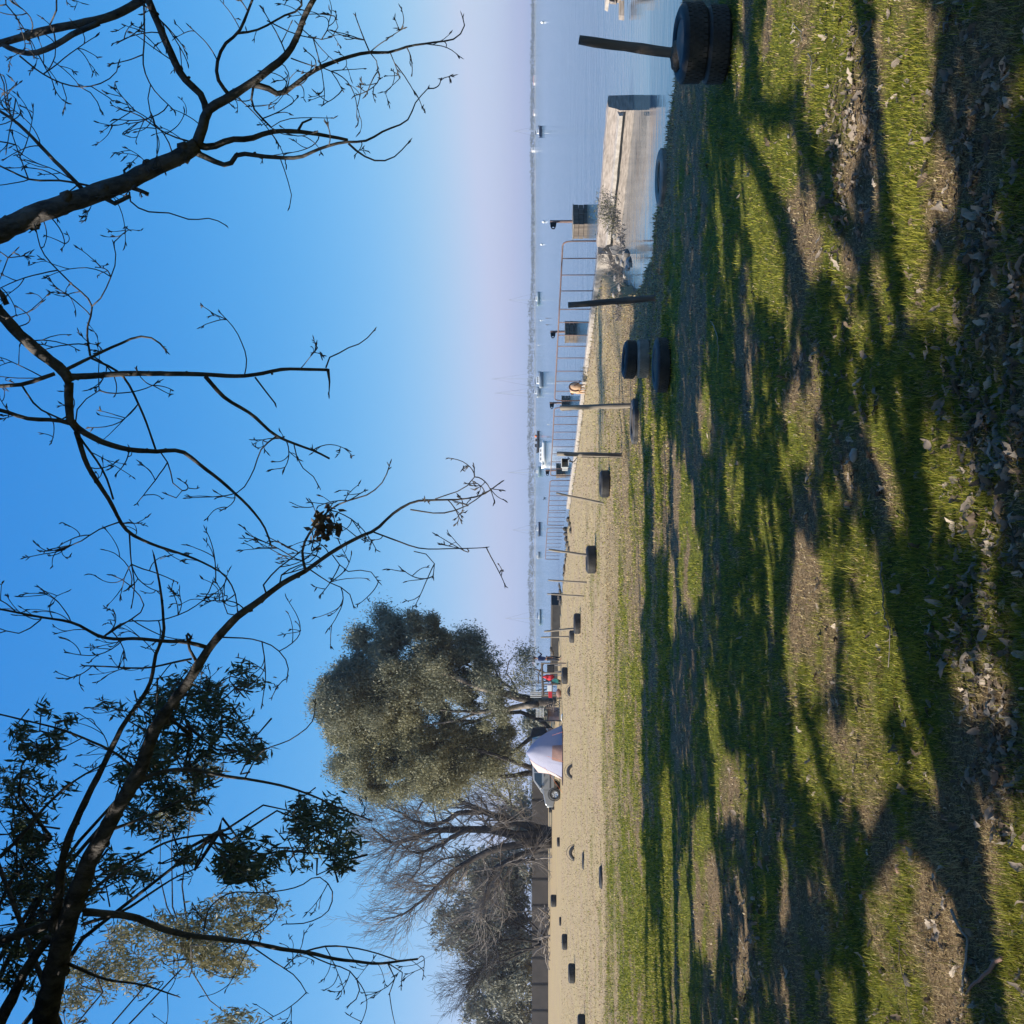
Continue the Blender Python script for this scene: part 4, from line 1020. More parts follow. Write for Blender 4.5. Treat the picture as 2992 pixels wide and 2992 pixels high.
def buoy(xc, y, rpx, label, m='white'):
    D = wl(xc+rpx*.8); p = P(xc, y, D); s = D/F
    me = MB(); me.ball((0, 0, 0), rpx*s, 10, 7, (1, 1, .92)); me.tube([(0, 0, rpx*s*.8), (0, 0, rpx*s*1.25)], rpx*s*.16, 6)
    o = me.build('buoy', MT[m], None, True); o.location = p; tag(o, label, 'buoy', 'mooring buoys on the river')
for a in [(1584, 65, 4.5, 'white buoy nearest the right edge of the river'), (1588, 648, 4.5, 'white buoy directly beyond the nearest mooring pile'), (1582, 714, 3.6, 'white buoy left of the one beyond the nearest mooring pile'), (1580, 936, 2.6, 'tiny white buoy between the lone sailing boat and the pair'), (1573, 1008, 2, 'tiny far white buoy just right of the boat pair'), (1601, 1240, 2.2, 'tiny white buoy in front of the dark work boat')]: buoy(*a)
for (x, y) in [(1596, 930), (1596, 949), (1599, 1277)]:
    D = wl(x+5); p = P(x, y, D); s = D/F; me = MB(); me.tube([(0, 0, -3*s), (0, 0, 5*s)], 1.1*s, 6); me.ball((0, 0, 5*s), 1.4*s, 6, 4); o = me.build('marker_stake', MT['wood']); o.location = (p[0], p[1], WATER_Z)
    tag(o, {930: 'dark stake in the water, right one of the two close together', 949: 'dark stake in the water, left one of the two close together', 1277: 'dark stake in the water in front of the work boat'}[y], 'stake')
D = wl(1592); p = P(1592, 1456, D); s = D/F
t = thing('bird', 'dark water bird floating between the railings and the far boats', 'bird', (p[0], p[1], WATER_Z+.02))
me = MB(); me.ball((0, 0, 1.6*s), 3.4*s, 10, 6, (1.15, .6, .5)); me.tube([(-2.6*s, 0, 2*s), (-3.4*s, 0, 4.2*s), (-4.0*s, 0, 5.0*s), (-5.2*s, 0, 4.8*s)], [.9*s, .7*s, .8*s, .2*s], 6); me.tube([(3*s, 0, 2*s), (5*s, 0, 2.8*s)], [1*s, .2*s], 5); me.build('body', MT['black'], t, True)
# ------------------------------------------------------------------ near bare trees, limbs traced from the photograph and set at real depths
def dep(x, y, k):
    if k == 'A': return 6.0+.0005*(x-500)+.0005*(y-400)
    if k == 'B': return 5.7+.0003*(x-200)+.0004*(y-1100)
    return 6.0+max(0, y-1400)/1600.0
def resample(px, w0, w1, group, drift=0.0, n_=None):
    px = np.array(px, float); seg = np.hypot(*np.diff(px, axis=0).T); L = np.concatenate([[0], np.cumsum(seg)])
    n_ = n_ or max(3, int(L[-1]/26)); u = np.linspace(0, L[-1], n_)
    # smooth (Catmull-Rom) through the traced points
    def cr(v):
        m_ = np.gradient(v, L) if len(v) > 2 else np.full(len(v), (v[-1]-v[0])/L[-1])
        i = np.clip(np.searchsorted(L, u, side='right')-1, 0, len(v)-2); h = L[i+1]-L[i]; t = (u-L[i])/h
        return (2*t**3-3*t**2+1)*v[i]+(t**3-2*t**2+t)*h*m_[i]+(-2*t**3+3*t**2)*v[i+1]+(t**3-t**2)*h*m_[i+1]
    x = cr(px[:, 0]); y = cr(px[:, 1]); w_ = w0+(w1-w0)*(u/L[-1])**.8
    pts = []; rad = []
    for i in range(n_):
        d = dep(x[i], y[i], group)+drift*(u[i]/900.0)
        j = .35*w_[i] if w_[i] > 6 else .9
        pts.append(P(x[i]+RNG.normal(0, .07*j), y[i]+RNG.normal(0, .07*j), d)); rad.append(max(w_[i], 2.0)/2*d/F*(1+RNG.normal(0, .035)))
    return np.array(pts), np.array(rad)
def bud(me, p, d, r):
    d = d/np.linalg.norm(d)
    r = max(r, .0022)
    for k in range(RNG.integers(2, 5)):
        e = d+RNG.normal(0, .38, 3); e /= np.linalg.norm(e); q = p-d*.011*k
        L_ = RNG.uniform(.018, .036); b_r = RNG.uniform(.0028, .0044); me.tube([q, q+e*L_*.3, q+e*L_*.65, q+e*L_], [r*.9, b_r, b_r*.8, b_r*.15], 5)
def twig(me, p, d, L, r, level=0):
    """fine curved shoot that sweeps upwards and ends in buds"""
    n_ = 8; pts = [p]; d = d/np.linalg.norm(d); curl = RNG.normal(0, .09, 3)+np.array([0, 0, RNG.uniform(0, .20)])
    q = p
    for k in range(n_):
        d = d+curl+RNG.normal(0, .05, 3); d /= np.linalg.norm(d); q = q+d*L/n_; pts.append(q)
    me.tube(pts, np.linspace(r, r*.62, n_+1), 5); bud(me, pts[-1], d, r*.75)
    if level < 2:
        for k in range(RNG.integers(1, 4) if level == 0 else RNG.integers(0, 2)):
            i = RNG.integers(2, n_); e = (pts[i]-pts[i-1])/np.linalg.norm(pts[i]-pts[i-1])+RNG.normal(0, .75, 3)*[1, .6, 1]
            twig(me, pts[i], e, L*RNG.uniform(.3, .6), r*.8, level+1)
def limb(parent, px, w0, w1, group, drift=0, twigs=.0, pre=None, n=8, name='branch', tl=(.15, .42)):
    pts, rad = resample(px, w0, w1, group, drift)
    if pre is not None:
        pre = np.array(pre, float); k = len(pre)
        pts = np.concatenate([pre, pts]); rad = np.concatenate([np.linspace(rad[0]*1.5, rad[0]*1.02, k), rad])
    me = MB(); me.tube(pts, rad, n if w0 > 9 else 6)
    s0_ = 0 if pre is None else len(pre)
    if w0 > 14:
        for k in range(len(pts)//2):
            i = RNG.integers(max(1, s0_), len(pts)-1); me.ball(pts[i]+RNG.normal(0, rad[i]*.45, 3), rad[i]*RNG.uniform(.45, .75), 6, 5, (1, 1, 1), .2)
    if w1 <= 5: bud(me, pts[-1], pts[-1]-pts[-2], rad[-1]*.8)
    if twigs:
        Lm = np.linalg.norm(pts[-1]-pts[s0_]); cnt = int(twigs*Lm*3.6)+2
        for k in range(cnt):
            i = RNG.integers(s0_+1, len(pts)); t_ = pts[min(i, len(pts)-1)]-pts[i-1]; t_ /= np.linalg.norm(t_)
            v = RNG.normal(0, 1, 3); v -= t_*np.dot(v, t_); v /= np.linalg.norm(v); e = v*.9+t_*.55+np.array([0, 0, .12])
            twig(me, pts[i], e, RNG.uniform(*tl), RNG.uniform(.0030, .0044), 0)
    return me.build(name, MT['bark'], parent, True, fixn=False)
A_T = thing('bare_tree', 'leafless tree overhanging the whole sky from the left, dark limbs with bud-tipped twigs', 'tree', (-5.5, 2.35, 0))
def LT(root, pts): return pts
rootA = np.array([-5.5, 2.35, 0.0])
class Shift:
    """children are built in world space, then moved under their root"""
    pass
hold = bpy.data.objects.new('hold', None)
fork = np.array([-5.35, 2.5, 2.9])
me = MB(); me.tube([rootA+[0, 0, -.2], rootA+[.02, .0, .12], rootA+[.03, .02, .8], rootA+[.10, .08, 1.9], fork, fork+[.1, .3, .5]], [.34, .26, .21, .19, .175, .15], 14)
me.build('trunk', MT['bark'], A_T, True)
cC = P(129, 2992, dep(129, 2992, 'C'))
def path(a, b_, n_=7, up=.4):
    a = np.asarray(a, float); b_ = np.asarray(b_, float); return [a+(b_-a)*t+np.array([0, 0, up*math.sin(math.pi*t)]) for t in np.linspace(0, 1, n_)[:-1]]
# bough C with its offshoots
limb(A_T, [(129, 2992), (178, 2770), (222, 2620), (262, 2520), (331, 2385), (380, 2300), (409, 2251), (450, 2137), (549, 1992), (630, 1870), (688, 1807), (772, 1745), (816, 1711), (893, 1668)], 74, 14, 'C', pre=path(fork, cC, 8, .5), n=14, twigs=.35)
limb(A_T, [(893, 1668), (966, 1616), (1049, 1569), (1095, 1549), (1147, 1502), (1209, 1466), (1276, 1461), (1354, 1458), (1411, 1445), (1463, 1409)], 14, 3.5, 'C', twigs=.5, tl=(.08, .22))
CL = [
 ([(604, 1891), (548, 1877), (474, 1873), (415, 1867), (300, 1862), (217, 1821), (119, 1803), (0, 1780), (-60, 1770)], 13, 5, -.2, 1.6),
 ([(155, 2717), (171, 2634), (181, 2520), (243, 2354), (290, 2261), (362, 2116), (440, 1992), (458, 1904), (477, 1860), (477, 1804), (468, 1717), (449, 1620)], 30, 5, .25, .9),
 ([(140, 2742), (78, 2830), (30, 2930), (-10, 3010)], 26, 32, 0, 0),
 ([(893, 1668), (883, 1611), (914, 1543), (950, 1502), (976, 1481), (1023, 1461), (1075, 1445), (1121, 1404), (1139, 1357)], 9, 3, -.15, 1.3),
 ([(1090, 1554), (1173, 1585), (1209, 1598), (1328, 1603), (1421, 1600)], 5, 2.6, .1, .5),
 ([(1209, 1611), (1245, 1619), (1271, 1652), (1266, 1683)], 3, 2.5, .1, .5),
 ([(1199, 1489), (1297, 1499), (1370, 1474), (1416, 1440)], 5, 3, 0, .6),
 ([(1271, 1458), (1370, 1414), (1390, 1383), (1385, 1362)], 3.5, 3, 0, .6),
 ([(1045, 1571), (981, 1528), (950, 1526)], 3, 2.5, 0, 0),
 ([(971, 1621), (1012, 1668), (1080, 1668), (1106, 1699)], 3.5, 2.5, .1, .3),
 ([(904, 1663), (966, 1704), (1018, 1730), (1033, 1771)], 4.5, 3, .1, .8),
 ([(780, 1741), (769, 1714), (795, 1678), (873, 1616)], 5.5, 4, -.1, 1.2),
 ([(650, 1862), (748, 1870), (800, 1890), (842, 1947), (839, 1983)], 5, 3, .1, .8),
 ([(816, 1709), (821, 1683), (873, 1652), (914, 1637), (940, 1564)], 4.5, 3, .1, .6),
 ([(700, 1800), (660, 1790), (652, 1735), (630, 1700)], 4, 3, -.1, 1),
 ([(300, 1862), (360, 1820), (470, 1812), (565, 1775), (602, 1745), (622, 1700)], 5, 3, -.2, .8),
 ([(300, 1862), (350, 1830), (420, 1775), (350, 1690), (325, 1680)], 5, 3, -.1, 1),
 ([(243, 2665), (311, 2670), (393, 2680), (466, 2711), (549, 2732), (647, 2743), (751, 2758), (828, 2774), (906, 2784), (970, 2800), (1040, 2809), (1110, 2816), (1161, 2809), (1221, 2802)], 24, 6, .3, .15),
 ([(890, 2780), (951, 2765), (1016, 2767), (1086, 2781), (1161, 2806)], 6, 4, .25, .1),
 ([(880, 2780), (970, 2819), (1016, 2833), (1044, 2865), (1049, 2907), (1016, 2940)], 5, 3, .3, .2),
 ([(1133, 2814), (1154, 2861), (1138, 2903)], 4, 3, .3, .2),
 ([(1133, 2814), (1180, 2850), (1172, 2885)], 3.5, 2.6, .3, 0),
 ([(720, 2755), (800, 2810), (870, 2860), (895, 2900)], 5, 3, .2, .6),
 ([(409, 2282), (466, 2256), (549, 2248), (647, 2266), (725, 2277), (828, 2297), (921, 2328), (1000, 2365), (1080, 2395)], 13, 4, .3, .3),
 ([(717, 2272), (761, 2199), (854, 2158), (916, 2101), (921, 2049)], 4.5, 3, .3, 0),
 ([(388, 2240), (326, 2194), (259, 2163), (181, 2132), (78, 2106), (-30, 2080)], 9, 5, -.2, .9),
 ([(220, 2640), (119, 2711), (52, 2732), (-40, 2763)], 26, 22, .2, .2),
 ([(197, 2815), (311, 2862), (414, 2877), (518, 2911)], 11, 4, .1, .5),
 ([(243, 2701), (362, 2660), (450, 2603), (518, 2561), (580, 2535)], 11, 4, .4, .4),
 ([(595, 2722), (611, 2655), (663, 2613), (776, 2608), (880, 2587), (927, 2561), (970, 2600), (960, 2660), (900, 2695), (830, 2700)], 5, 3, .5, .2),
 ([(780, 2608), (810, 2640), (790, 2700), (745, 2725)], 4, 3, .4, .2),
 ([(0, 2504), (67, 2437), (135, 2354), (197, 2297), (259, 2256), (300, 2235)], 13, 5, .4, .2),
 ([(248, 2623), (331, 2551), (414, 2499), (481, 2463), (569, 2442), (673, 2437)], 11, 5, .6, .3),
 ([(331, 2422), (414, 2391), (497, 2354), (564, 2318), (642, 2282)], 10, 4, .6, .3),
 ([(548, 1877), (558, 1860), (548, 1850)], 12, 6, -.2, 0),
 ([(575, 1935), (555, 1900), (545, 1855)], 10, 7, -.3, 0),
 ([(560, 1925), (510, 1935), (440, 1950), (300, 1947), (240, 1945)], 7, 4, -.2, 1.2),
]
for px, w0, w1, dr, tw in CL: limb(A_T, px, w0, w1, 'C', dr, tw)
# limbs A and B reach over the camera from the same fork
sA = P(-20, 685, dep(0, 673, 'A')); sB = P(-20, 890, dep(0, 900, 'B'))
mid1 = np.array([-2.6, 3.4, 5.4]); mid2 = np.array([-.2, 4.6, 6.0])
limb(A_T, [(-20, 685), (104, 626), (207, 590), (290, 559), (373, 533), (445, 492), (518, 461), (575, 424)], 66, 46, 'A', pre=path(fork, mid1, 5, .2)+path(mid1, mid2, 4, .15)+path(mid2, sA, 5, .15), n=14, twigs=.9)
AL = [
 ([(575, 424), (595, 362), (603, 331), (673, 282), (730, 246), (792, 199), (838, 160), (870, 104), (890, 47), (921, -10)], 33, 15, 'A', 0, .5),
 ([(603, 331), (595, 290), (533, 223), (497, 150), (461, 67), (430, -12)], 20, 22, 'A', .1, .5),
 ([(673, 282), (634, 223), (634, 191), (657, 129), (694, 98), (725, 31), (745, -20)], 12, 7, 'A', -.1, .5),
 ([(694, 98), (750, 88), (828, 47), (880, 21), (880, -15)], 7, 6, 'A', -.1, .4),
 ([(730, 246), (776, 254), (818, 274), (854, 254), (911, 210), (963, 186), (1012, 168), (1069, 154), (1137, 153), (1194, 135), (1266, 124), (1339, 106), (1357, 78), (1351, 47)], 19, 3, 'A', .1, .9),
 ([(575, 424), (611, 430), (673, 409), (725, 406), (792, 386), (854, 383), (932, 393), (1016, 409)], 22, 9, 'A', .3, .25),
 ([(870, 383), (880, 362), (911, 347)], 9, 6, 'A', .3, 0),
 ([(569, 445), (678, 474), (688, 458), (776, 458), (880, 458), (932, 435), (1002, 416), (1069, 411), (1121, 383), (1194, 347), (1214, 300), (1250, 259)], 18, 3, 'A', -.2, .35),
 ([(1018, 419), (1054, 450), (1116, 471), (1147, 461), (1196, 414)], 7, 3, 'A', -.2, 0),
 ([(818, 461), (838, 518), (851, 590), (846, 606)], 3.2, 2.5, 'A', -.2, 0),
 ([(378, 560), (378, 580), (435, 619), (487, 621), (559, 642), (621, 639), (663, 660)], 5, 3, 'A', -.1, 0),
 ([(385, 548), (435, 567)], 14, 10, 'A', -.1, 0),
 ([(370, 520), (362, 498), (380, 482)], 10, 5, 'A', -.1, 0),
 ([(300, 575), (312, 598), (345, 590), (380, 572)], 16, 12, 'A', -.3, .3),
 ([(243, 554), (197, 507), (145, 455), (93, 399), (41, 352), (-20, 312)], 13, 8, 'A', .2, .9),
 ([(290, 549), (181, 528), (83, 523), (36, 502), (-20, 475)], 6.5, 5, 'A', -.2, 1.1),
 ([(47, 362), (16, 300), (10, 238), (-15, 190)], 4, 3.5, 'A', .2, .8),
 ([(83, 523), (45, 420), (35, 390)], 4, 3, 'A', -.2, 1),
 ([(-20, 131), (62, 109), (155, 83), (233, 70), (311, 52), (362, 31), (430, -12)], 20, 26, 'A', .1, .4),
 ([(0, 125), (52, 150), (104, 155), (155, 135), (217, 98), (290, 67)], 15, 17, 'A', -.1, .3),
 ([(57, 163), (119, 212), (181, 243), (233, 254), (300, 241), (342, 207), (347, 181)], 5.5, 3, 'A', -.1, .3),
 ([(181, 243), (194, 311), (186, 326)], 3.2, 2.6, 'A', -.1, 0),
 ([(233, 254), (270, 275), (298, 331)], 3.2, 2.6, 'A', -.1, 0),
 ([(264, 251), (321, 287)], 3.2, 2.6, 'A', -.1, 0),
 ([(420, -12), (422, 104), (422, 207), (440, 248), (512, 326)], 6, 3, 'A', .3, .8),
 ([(575, 419), (492, 393), (450, 368), (404, 336), (352, 318)], 5.5, 3, 'A', .2, .6),
 ([(440, 248), (432, 290), (452, 365)], 3.5, 3, 'A', .3, .6),
 ([(740, 255), (735, 300), (792, 372)], 7, 5, 'A', .3, .5),
 ([(792, 372), (830, 350), (870, 345), (975, 345)], 3.2, 2.5, 'A', .3, 0),
 ([(850, 170), (905, 190), (963, 205), (1000, 262)], 4, 3, 'A', .3, .8),
 ([(860, 60), (915, 110), (965, 112), (988, 75), (965, 38), (948, 38)], 3.2, 2.5, 'A', .2, .1),
 ([(780, 60), (865, 100), (915, 112)], 4, 3, 'A', .2, .2),
 ([(1080, 152), (1062, 110), (1038, 45)], 4, 3, 'A', .2, .5),
 ([(1080, 152), (1105, 190), (1105, 208)], 3, 2.6, 'A', .1, .2),
 ([(1140, 153), (1155, 190), (1165, 218)], 3, 2.6, 'A', .1, .3),
 ([(0, 300), (30, 270), (62, 330)], 3, 2.5, 'A', 0, .5),
 ([(-20, 20), (20, 10), (15, -20)], 5, 4, 'A', 0, .6),
 ([(145, 75), (165, 30), (165, -20)], 5, 5, 'A', -.2, .6),
]
for px, w0, w1, g_, dr, tw in AL: limb(A_T, px, w0, w1, g_, dr, tw)
limb(A_T, [(-20, 890), (52, 972), (129, 1040), (191, 1092), (207, 1117)], 36, 32, 'B', pre=path(mid1, mid2-[.3, .2, .1], 4, .1)+path(mid2-[.3, .2, .1], sB, 4, .1), n=12, twigs=.1)
BL = [
 ([(195, 1100), (259, 1099), (362, 1092), (497, 1092), (595, 1094), (688, 1099), (751, 1094), (828, 1079), (890, 1079), (958, 1081)], 20, 9, 0, .08),
 ([(958, 1078), (963, 1117), (961, 1154)], 10, 2, 0, 0),
 ([(952, 1075), (968, 1040), (981, 1036), (1018, 1016), (1059, 1000), (1095, 963)], 4.5, 3, 0, 0),
 ([(600, 1099), (647, 1154), (735, 1211), (807, 1273), (859, 1296), (921, 1319), (963, 1340)], 13, 6, .2, .06),
 ([(807, 1275), (766, 1309), (740, 1376), (704, 1433), (634, 1454)], 5, 2.6, .2, .1),
 ([(859, 1299), (875, 1355), (927, 1407), (934, 1425)], 3.5, 2.6, .2, 0),
 ([(745, 1102), (776, 1143), (805, 1180)], 5.5, 4, 0, 0),
 ([(202, 1117), (202, 1190), (207, 1231), (228, 1257)], 25, 23, 0, 0),
 ([(228, 1252), (269, 1278), (357, 1309), (455, 1319), (523, 1317), (595, 1366), (688, 1443), (740, 1495), (776, 1547), (792, 1594)], 20, 5, .1, .15),
 ([(223, 1260), (254, 1355), (321, 1464), (373, 1552), (455, 1594), (533, 1619), (606, 1650), (657, 1682), (688, 1738), (694, 1790)], 17, 3, .2, .9),
 ([(160, 1092), (62, 1123), (0, 1128), (-40, 1130)], 12, 12, -.1, .2),
 ([(207, 1238), (171, 1229), (78, 1223), (0, 1198), (-40, 1190)], 13, 12, -.1, 1.0),
 ([(191, 1081), (264, 1045), (352, 1004), (414, 983), (455, 993), (487, 1027)], 11, 5, .1, .3),
 ([(264, 1040), (254, 967), (269, 895), (197, 818), (119, 725), (104, 663)], 7, 3, .2, 1.0),
 ([(269, 895), (295, 870), (316, 828), (339, 751), (331, 709)], 4.5, 3, .2, .8),
 ([(264, 1045), (352, 1092), (409, 1190), (455, 1314)], 7, 6, .1, .2),
 ([(228, 1270), (311, 1397), (331, 1459)], 7, 6, .2, .6),
 ([(378, 1557), (383, 1640), (393, 1713), (385, 1770)], 5, 3, .1, 1),
 ([(347, 1526), (290, 1547), (223, 1588), (150, 1604)], 4.5, 3, -.1, .9),
 ([(471, 1324), (497, 1366), (502, 1407), (533, 1438), (518, 1454), (484, 1443)], 4.5, 3, .1, .1),
 ([(220, 1240), (228, 1190), (290, 1141)], 4.5, 3, .1, .1),
 ([(20, 890), (5, 860), (-12, 840)], 16, 14, -.1, 0),
 ([(-30, 800), (0, 815), (18, 760), (48, 730)], 4, 3, 0, .5),
 ([(62, 1123), (110, 1190), (180, 1225)], 6, 5, -.2, .4),
 ([(120, 1810), (60, 1850), (-20, 1830)], 4, 3, 0, .5),
]
for px, w0, w1, dr, tw in BL: limb(A_T, px, w0, w1, 'B', dr, tw)
# limb leaning back to the left, and one standing above the fork: their shadows cross the turf
f2 = SH(2520, 2560, 4.1)
me = MB(); me.tube([fork-[0, 0, .15], (fork+f2)/2+[0, 0, .1], f2, f2+[-1.2, .5, 1.3]], [.10, .085, .07, .05], 9); me.build('branch', MT['bark'], A_T, True)
u1, u2, u3, u4 = SH(2520, 760, 4.9), SH(2390, 500, 5.1), SH(2315, 335, 5.3), SH(2215, 290, 5.7)
me = MB(); me.tube([fork, (fork+u1)/2+[-.2, -.1, .1], u1, u2, u3, u4, u4+[.6, .9, .5]], [.12, .10, .085, .08, .07, .055, .04], 9); me.build('branch', MT['bark'], A_T, True)
# twiggy canopy of the bare tree above and left of the view (outside the frame, it shades the turf)
for ch in A_T.children:
    if ch.name.startswith(('branch', 'trunk')): ch.location = Vector(ch.location)-A_T.location
# small clump of dead leaves / nest caught in the twigs
c = P(950, 1538, dep(950, 1538, 'C')-.05); n_ = 90
o = quads(RNG.normal(0, 1, (n_, 3))*[.05, .03, .045], RNG.uniform(.03, .07, n_), 'nest', MT['twig'])
o.location = c; tag(o, 'ragged nest of dead leaves caught in the hanging twigs', 'nest')

# ------------------------------------------------------------------ leafy tree behind the bough (left edge)
def hang_tree(name, label, base, top, clumps, D, m, leaf, limbs, trunk_r=.25, asp=.22, down=1.1):
    t = thing(name, label, 'tree', base)
    base = np.asarray(base, float)
    me = MB(); top = np.asarray(top, float)
    me.tube([base+[0, 0, -.2], base+(top-base)*.35+[.15, 0, 0], base+(top-base)*.7+[-.1, 0, 0], top], [trunk_r*1.2, trunk_r, trunk_r*.75, trunk_r*.4], 10)
    o = me.build('trunk', MT['bark'], t, True); o.location = -base
    me = MB()
    cs = []
    for i, (x, y, rx, ry, n_) in enumerate(clumps):
        n_ = int(n_*1.3)
        d = D+RNG.uniform(-1, 1)*1.2; s = d/F
        cc = P(x, y, d)
        ang = RNG.uniform(0, 1, n_)*2*math.pi; rr = RNG.uniform(0, 1, n_)**.6
        # sprays: leaves gathered in tufts
        k = max(4, n_//26); tx = RNG.normal(0, .42, k); ty = RNG.normal(0, .42, k); td = RNG.normal(0, .35, k)
        pick = RNG.integers(0, k, n_)
        X = x+rx*tx[pick]+RNG.normal(0, 17, n_)+10; Y = y+ry*ty[pick]*1.1+RNG.normal(0, 12, n_); DD = d+td[pick]+RNG.normal(0, .12, n_)
        pts = np.array([P(a_, b__, c_) for a_, b__, c_ in zip(X, Y, DD)]); cs.append(pts)
        # thin drooping stems joining the tufts to a limb
        src = min(limbs, key=lambda q_: math.hypot(q_[0]-x, q_[1]-y))
        src = P(*src, d)
        for j in range(min(k, 7)):
            q = P(x+rx*tx[j], y+ry*ty[j], d+td[j]); mdl = (src+q)/2+np.array([RNG.normal(0, .15), 0, .22])
            a0 = cc+RNG.normal(0, .15, 3)
            me.tube([a0, (a0+q)/2+np.array([RNG.normal(0, .06), 0, .10]), q, q+np.array([RNG.normal(0, .08), 0, -.10])], [.012, .008, .006, .003], 4)
        q1 = src+(cc-src)*.35+np.array([RNG.normal(0, .15), 0, .30]); q2 = src+(cc-src)*.7+np.array([RNG.normal(0, .15), 0, .22]); me.tube([src, q1, q2, cc], [.024, .016, .011, .006], 5)
    ends = [P(*l_, D) for l_ in limbs]
    for e in ends:
        L_ = np.linalg.norm(e-top); pp_ = [top+(e-top)*u_+np.array([RNG.normal(0, .015*L_), RNG.normal(0, .015*L_), .14*L_*math.sin(math.pi*u_)])*(0 < u_ < 1) for u_ in np.linspace(0, 1, 8)]
        me.tube(pp_, np.linspace(trunk_r*.25, .014, 8), 6)
    o = me.build('branches', MT['bark'], t, True, fixn=False); o.location = -base
    C_ = np.concatenate(cs)-base
    quads(C_, RNG.uniform(.7, 1.25, len(C_))*leaf, 'crown', m, t, asp, down, lens=True)
    return t
B_cl = [(110, 2170, 120, 110, 420), (60, 2300, 90, 90, 260), (480, 2110, 150, 110, 700), (620, 2050, 110, 90, 420), (690, 2140, 60, 50, 150), (600, 2210, 130, 90, 480), (420, 2230, 140, 80, 420), (740, 2200, 60, 40, 110), (500, 2330, 130, 70, 420), (420, 2400, 90, 60, 220),
        (900, 2380, 90, 70, 330), (960, 2430, 80, 80, 300), (1000, 2500, 60, 60, 200), (870, 2470, 90, 60, 160), (680, 2490, 70, 60, 330), (690, 2550, 80, 50, 330), (780, 2520, 50, 30, 80), (530, 2500, 70, 40, 90), (60, 2390, 80, 70, 200), (90, 2490, 100, 110, 450), (60, 2600, 110, 100, 550), (190, 2590, 90, 80, 280), (330, 2520, 60, 60, 130), (380, 2560, 80, 40, 120), (130, 2700, 120, 90, 450), (50, 2800, 90, 100, 350), (500, 1975, 60, 50, 60), (690, 1995, 60, 40, 130)]
hang_tree('leafy_tree', 'dark leafy tree whose drooping sprays hang behind the bare bough at upper left', (-8.6, 11.8, 0), (-8.3, 11.8, 8.4), B_cl, 11.5, MT['leafB'], .125, [(420, 2250), (150, 2450), (560, 2150), (250, 2650), (640, 2430)], .2)
Bp_cl = [(480, 2740, 120, 80, 900), (600, 2780, 110, 70, 900), (680, 2700, 80, 60, 420), (360, 2830, 110, 80, 800), (240, 2850, 100, 90, 600), (560, 2700, 80, 50, 400), (760, 2640, 70, 50, 330), (670, 2640, 60, 40, 260), (330, 2740, 80, 60, 300), (680, 2975, 90, 25, 260), (200, 2930, 80, 60, 300), (520, 2330, 70, 60, 260), (600, 2240, 60, 50, 260), (470, 2395, 60, 40, 200), (640, 2820, 80, 30, 350)]
hang_tree('leafy_tree', 'pale sunlit leafy tree further back at the left edge of the sky', (-14.5, 9.3, 0), (-14.2, 11.5, 9.5), Bp_cl, 21, MT['leafBp'], .15, [(300, 2900), (450, 2850), (560, 2800), (250, 2980)], .11)

# ------------------------------------------------------------------ big trees beyond the lawn
def zo(pts, sc, ox, oy): return [(ox+x*sc, oy+y*sc) for x, y in pts]
def far_limb(me, px, w0, w1, D, jd=0.6, n=7):
    px = np.array(px, float); k = len(px); pts = []; rad = []
    dd = 0
    for i in range(k):
        dd += RNG.uniform(-jd, jd); pts.append(P(px[i, 0], px[i, 1], D+dd)); rad.append((w0+(w1-w0)*i/(k-1))/2*D/F)
    P_ = []; R_ = []
    for i in range(k-1):
        for t in (0, .33, .66): P_.append(pts[i]*(1-t)+pts[i+1]*t+RNG.normal(0, .02, 3)); R_.append(rad[i]*(1-t)+rad[i+1]*t)
    P_.append(pts[-1]); R_.append(rad[-1]); me.tube(P_, R_, n); return np.array(P_), np.array(R_)
def grow(me, p, d, L, r, lev, up=.06, n=5, spread=.55, minr=.012):
    k = 6; pts = [p]; rad = [r]; q = p; d = d/np.linalg.norm(d)
    for i in range(k):
        d = d+RNG.normal(0, .13, 3)+np.array([0, 0, up]); d /= np.linalg.norm(d); q = q+d*L/k; pts.append(q); rad.append(max(r*(1-.6*(i+1)/k), minr))
    me.tube(pts, rad, n if r > .05 else 3, cap=False)
    if lev > 0:
        for j in range(RNG.integers(4, 7)):
            i = RNG.integers(1, k+1); e = (pts[i]-pts[i-1]); e /= np.linalg.norm(e); v = RNG.normal(0, 1, 3); v -= e*np.dot(v, e); v /= np.linalg.norm(v)
            grow(me, pts[i], e+v*spread*RNG.uniform(.7, 1.5), L*RNG.uniform(.4, .72), max(rad[i]*.6, minr), lev-1, up, n, spread, minr)
Z8 = (.4141, 900, 1700)
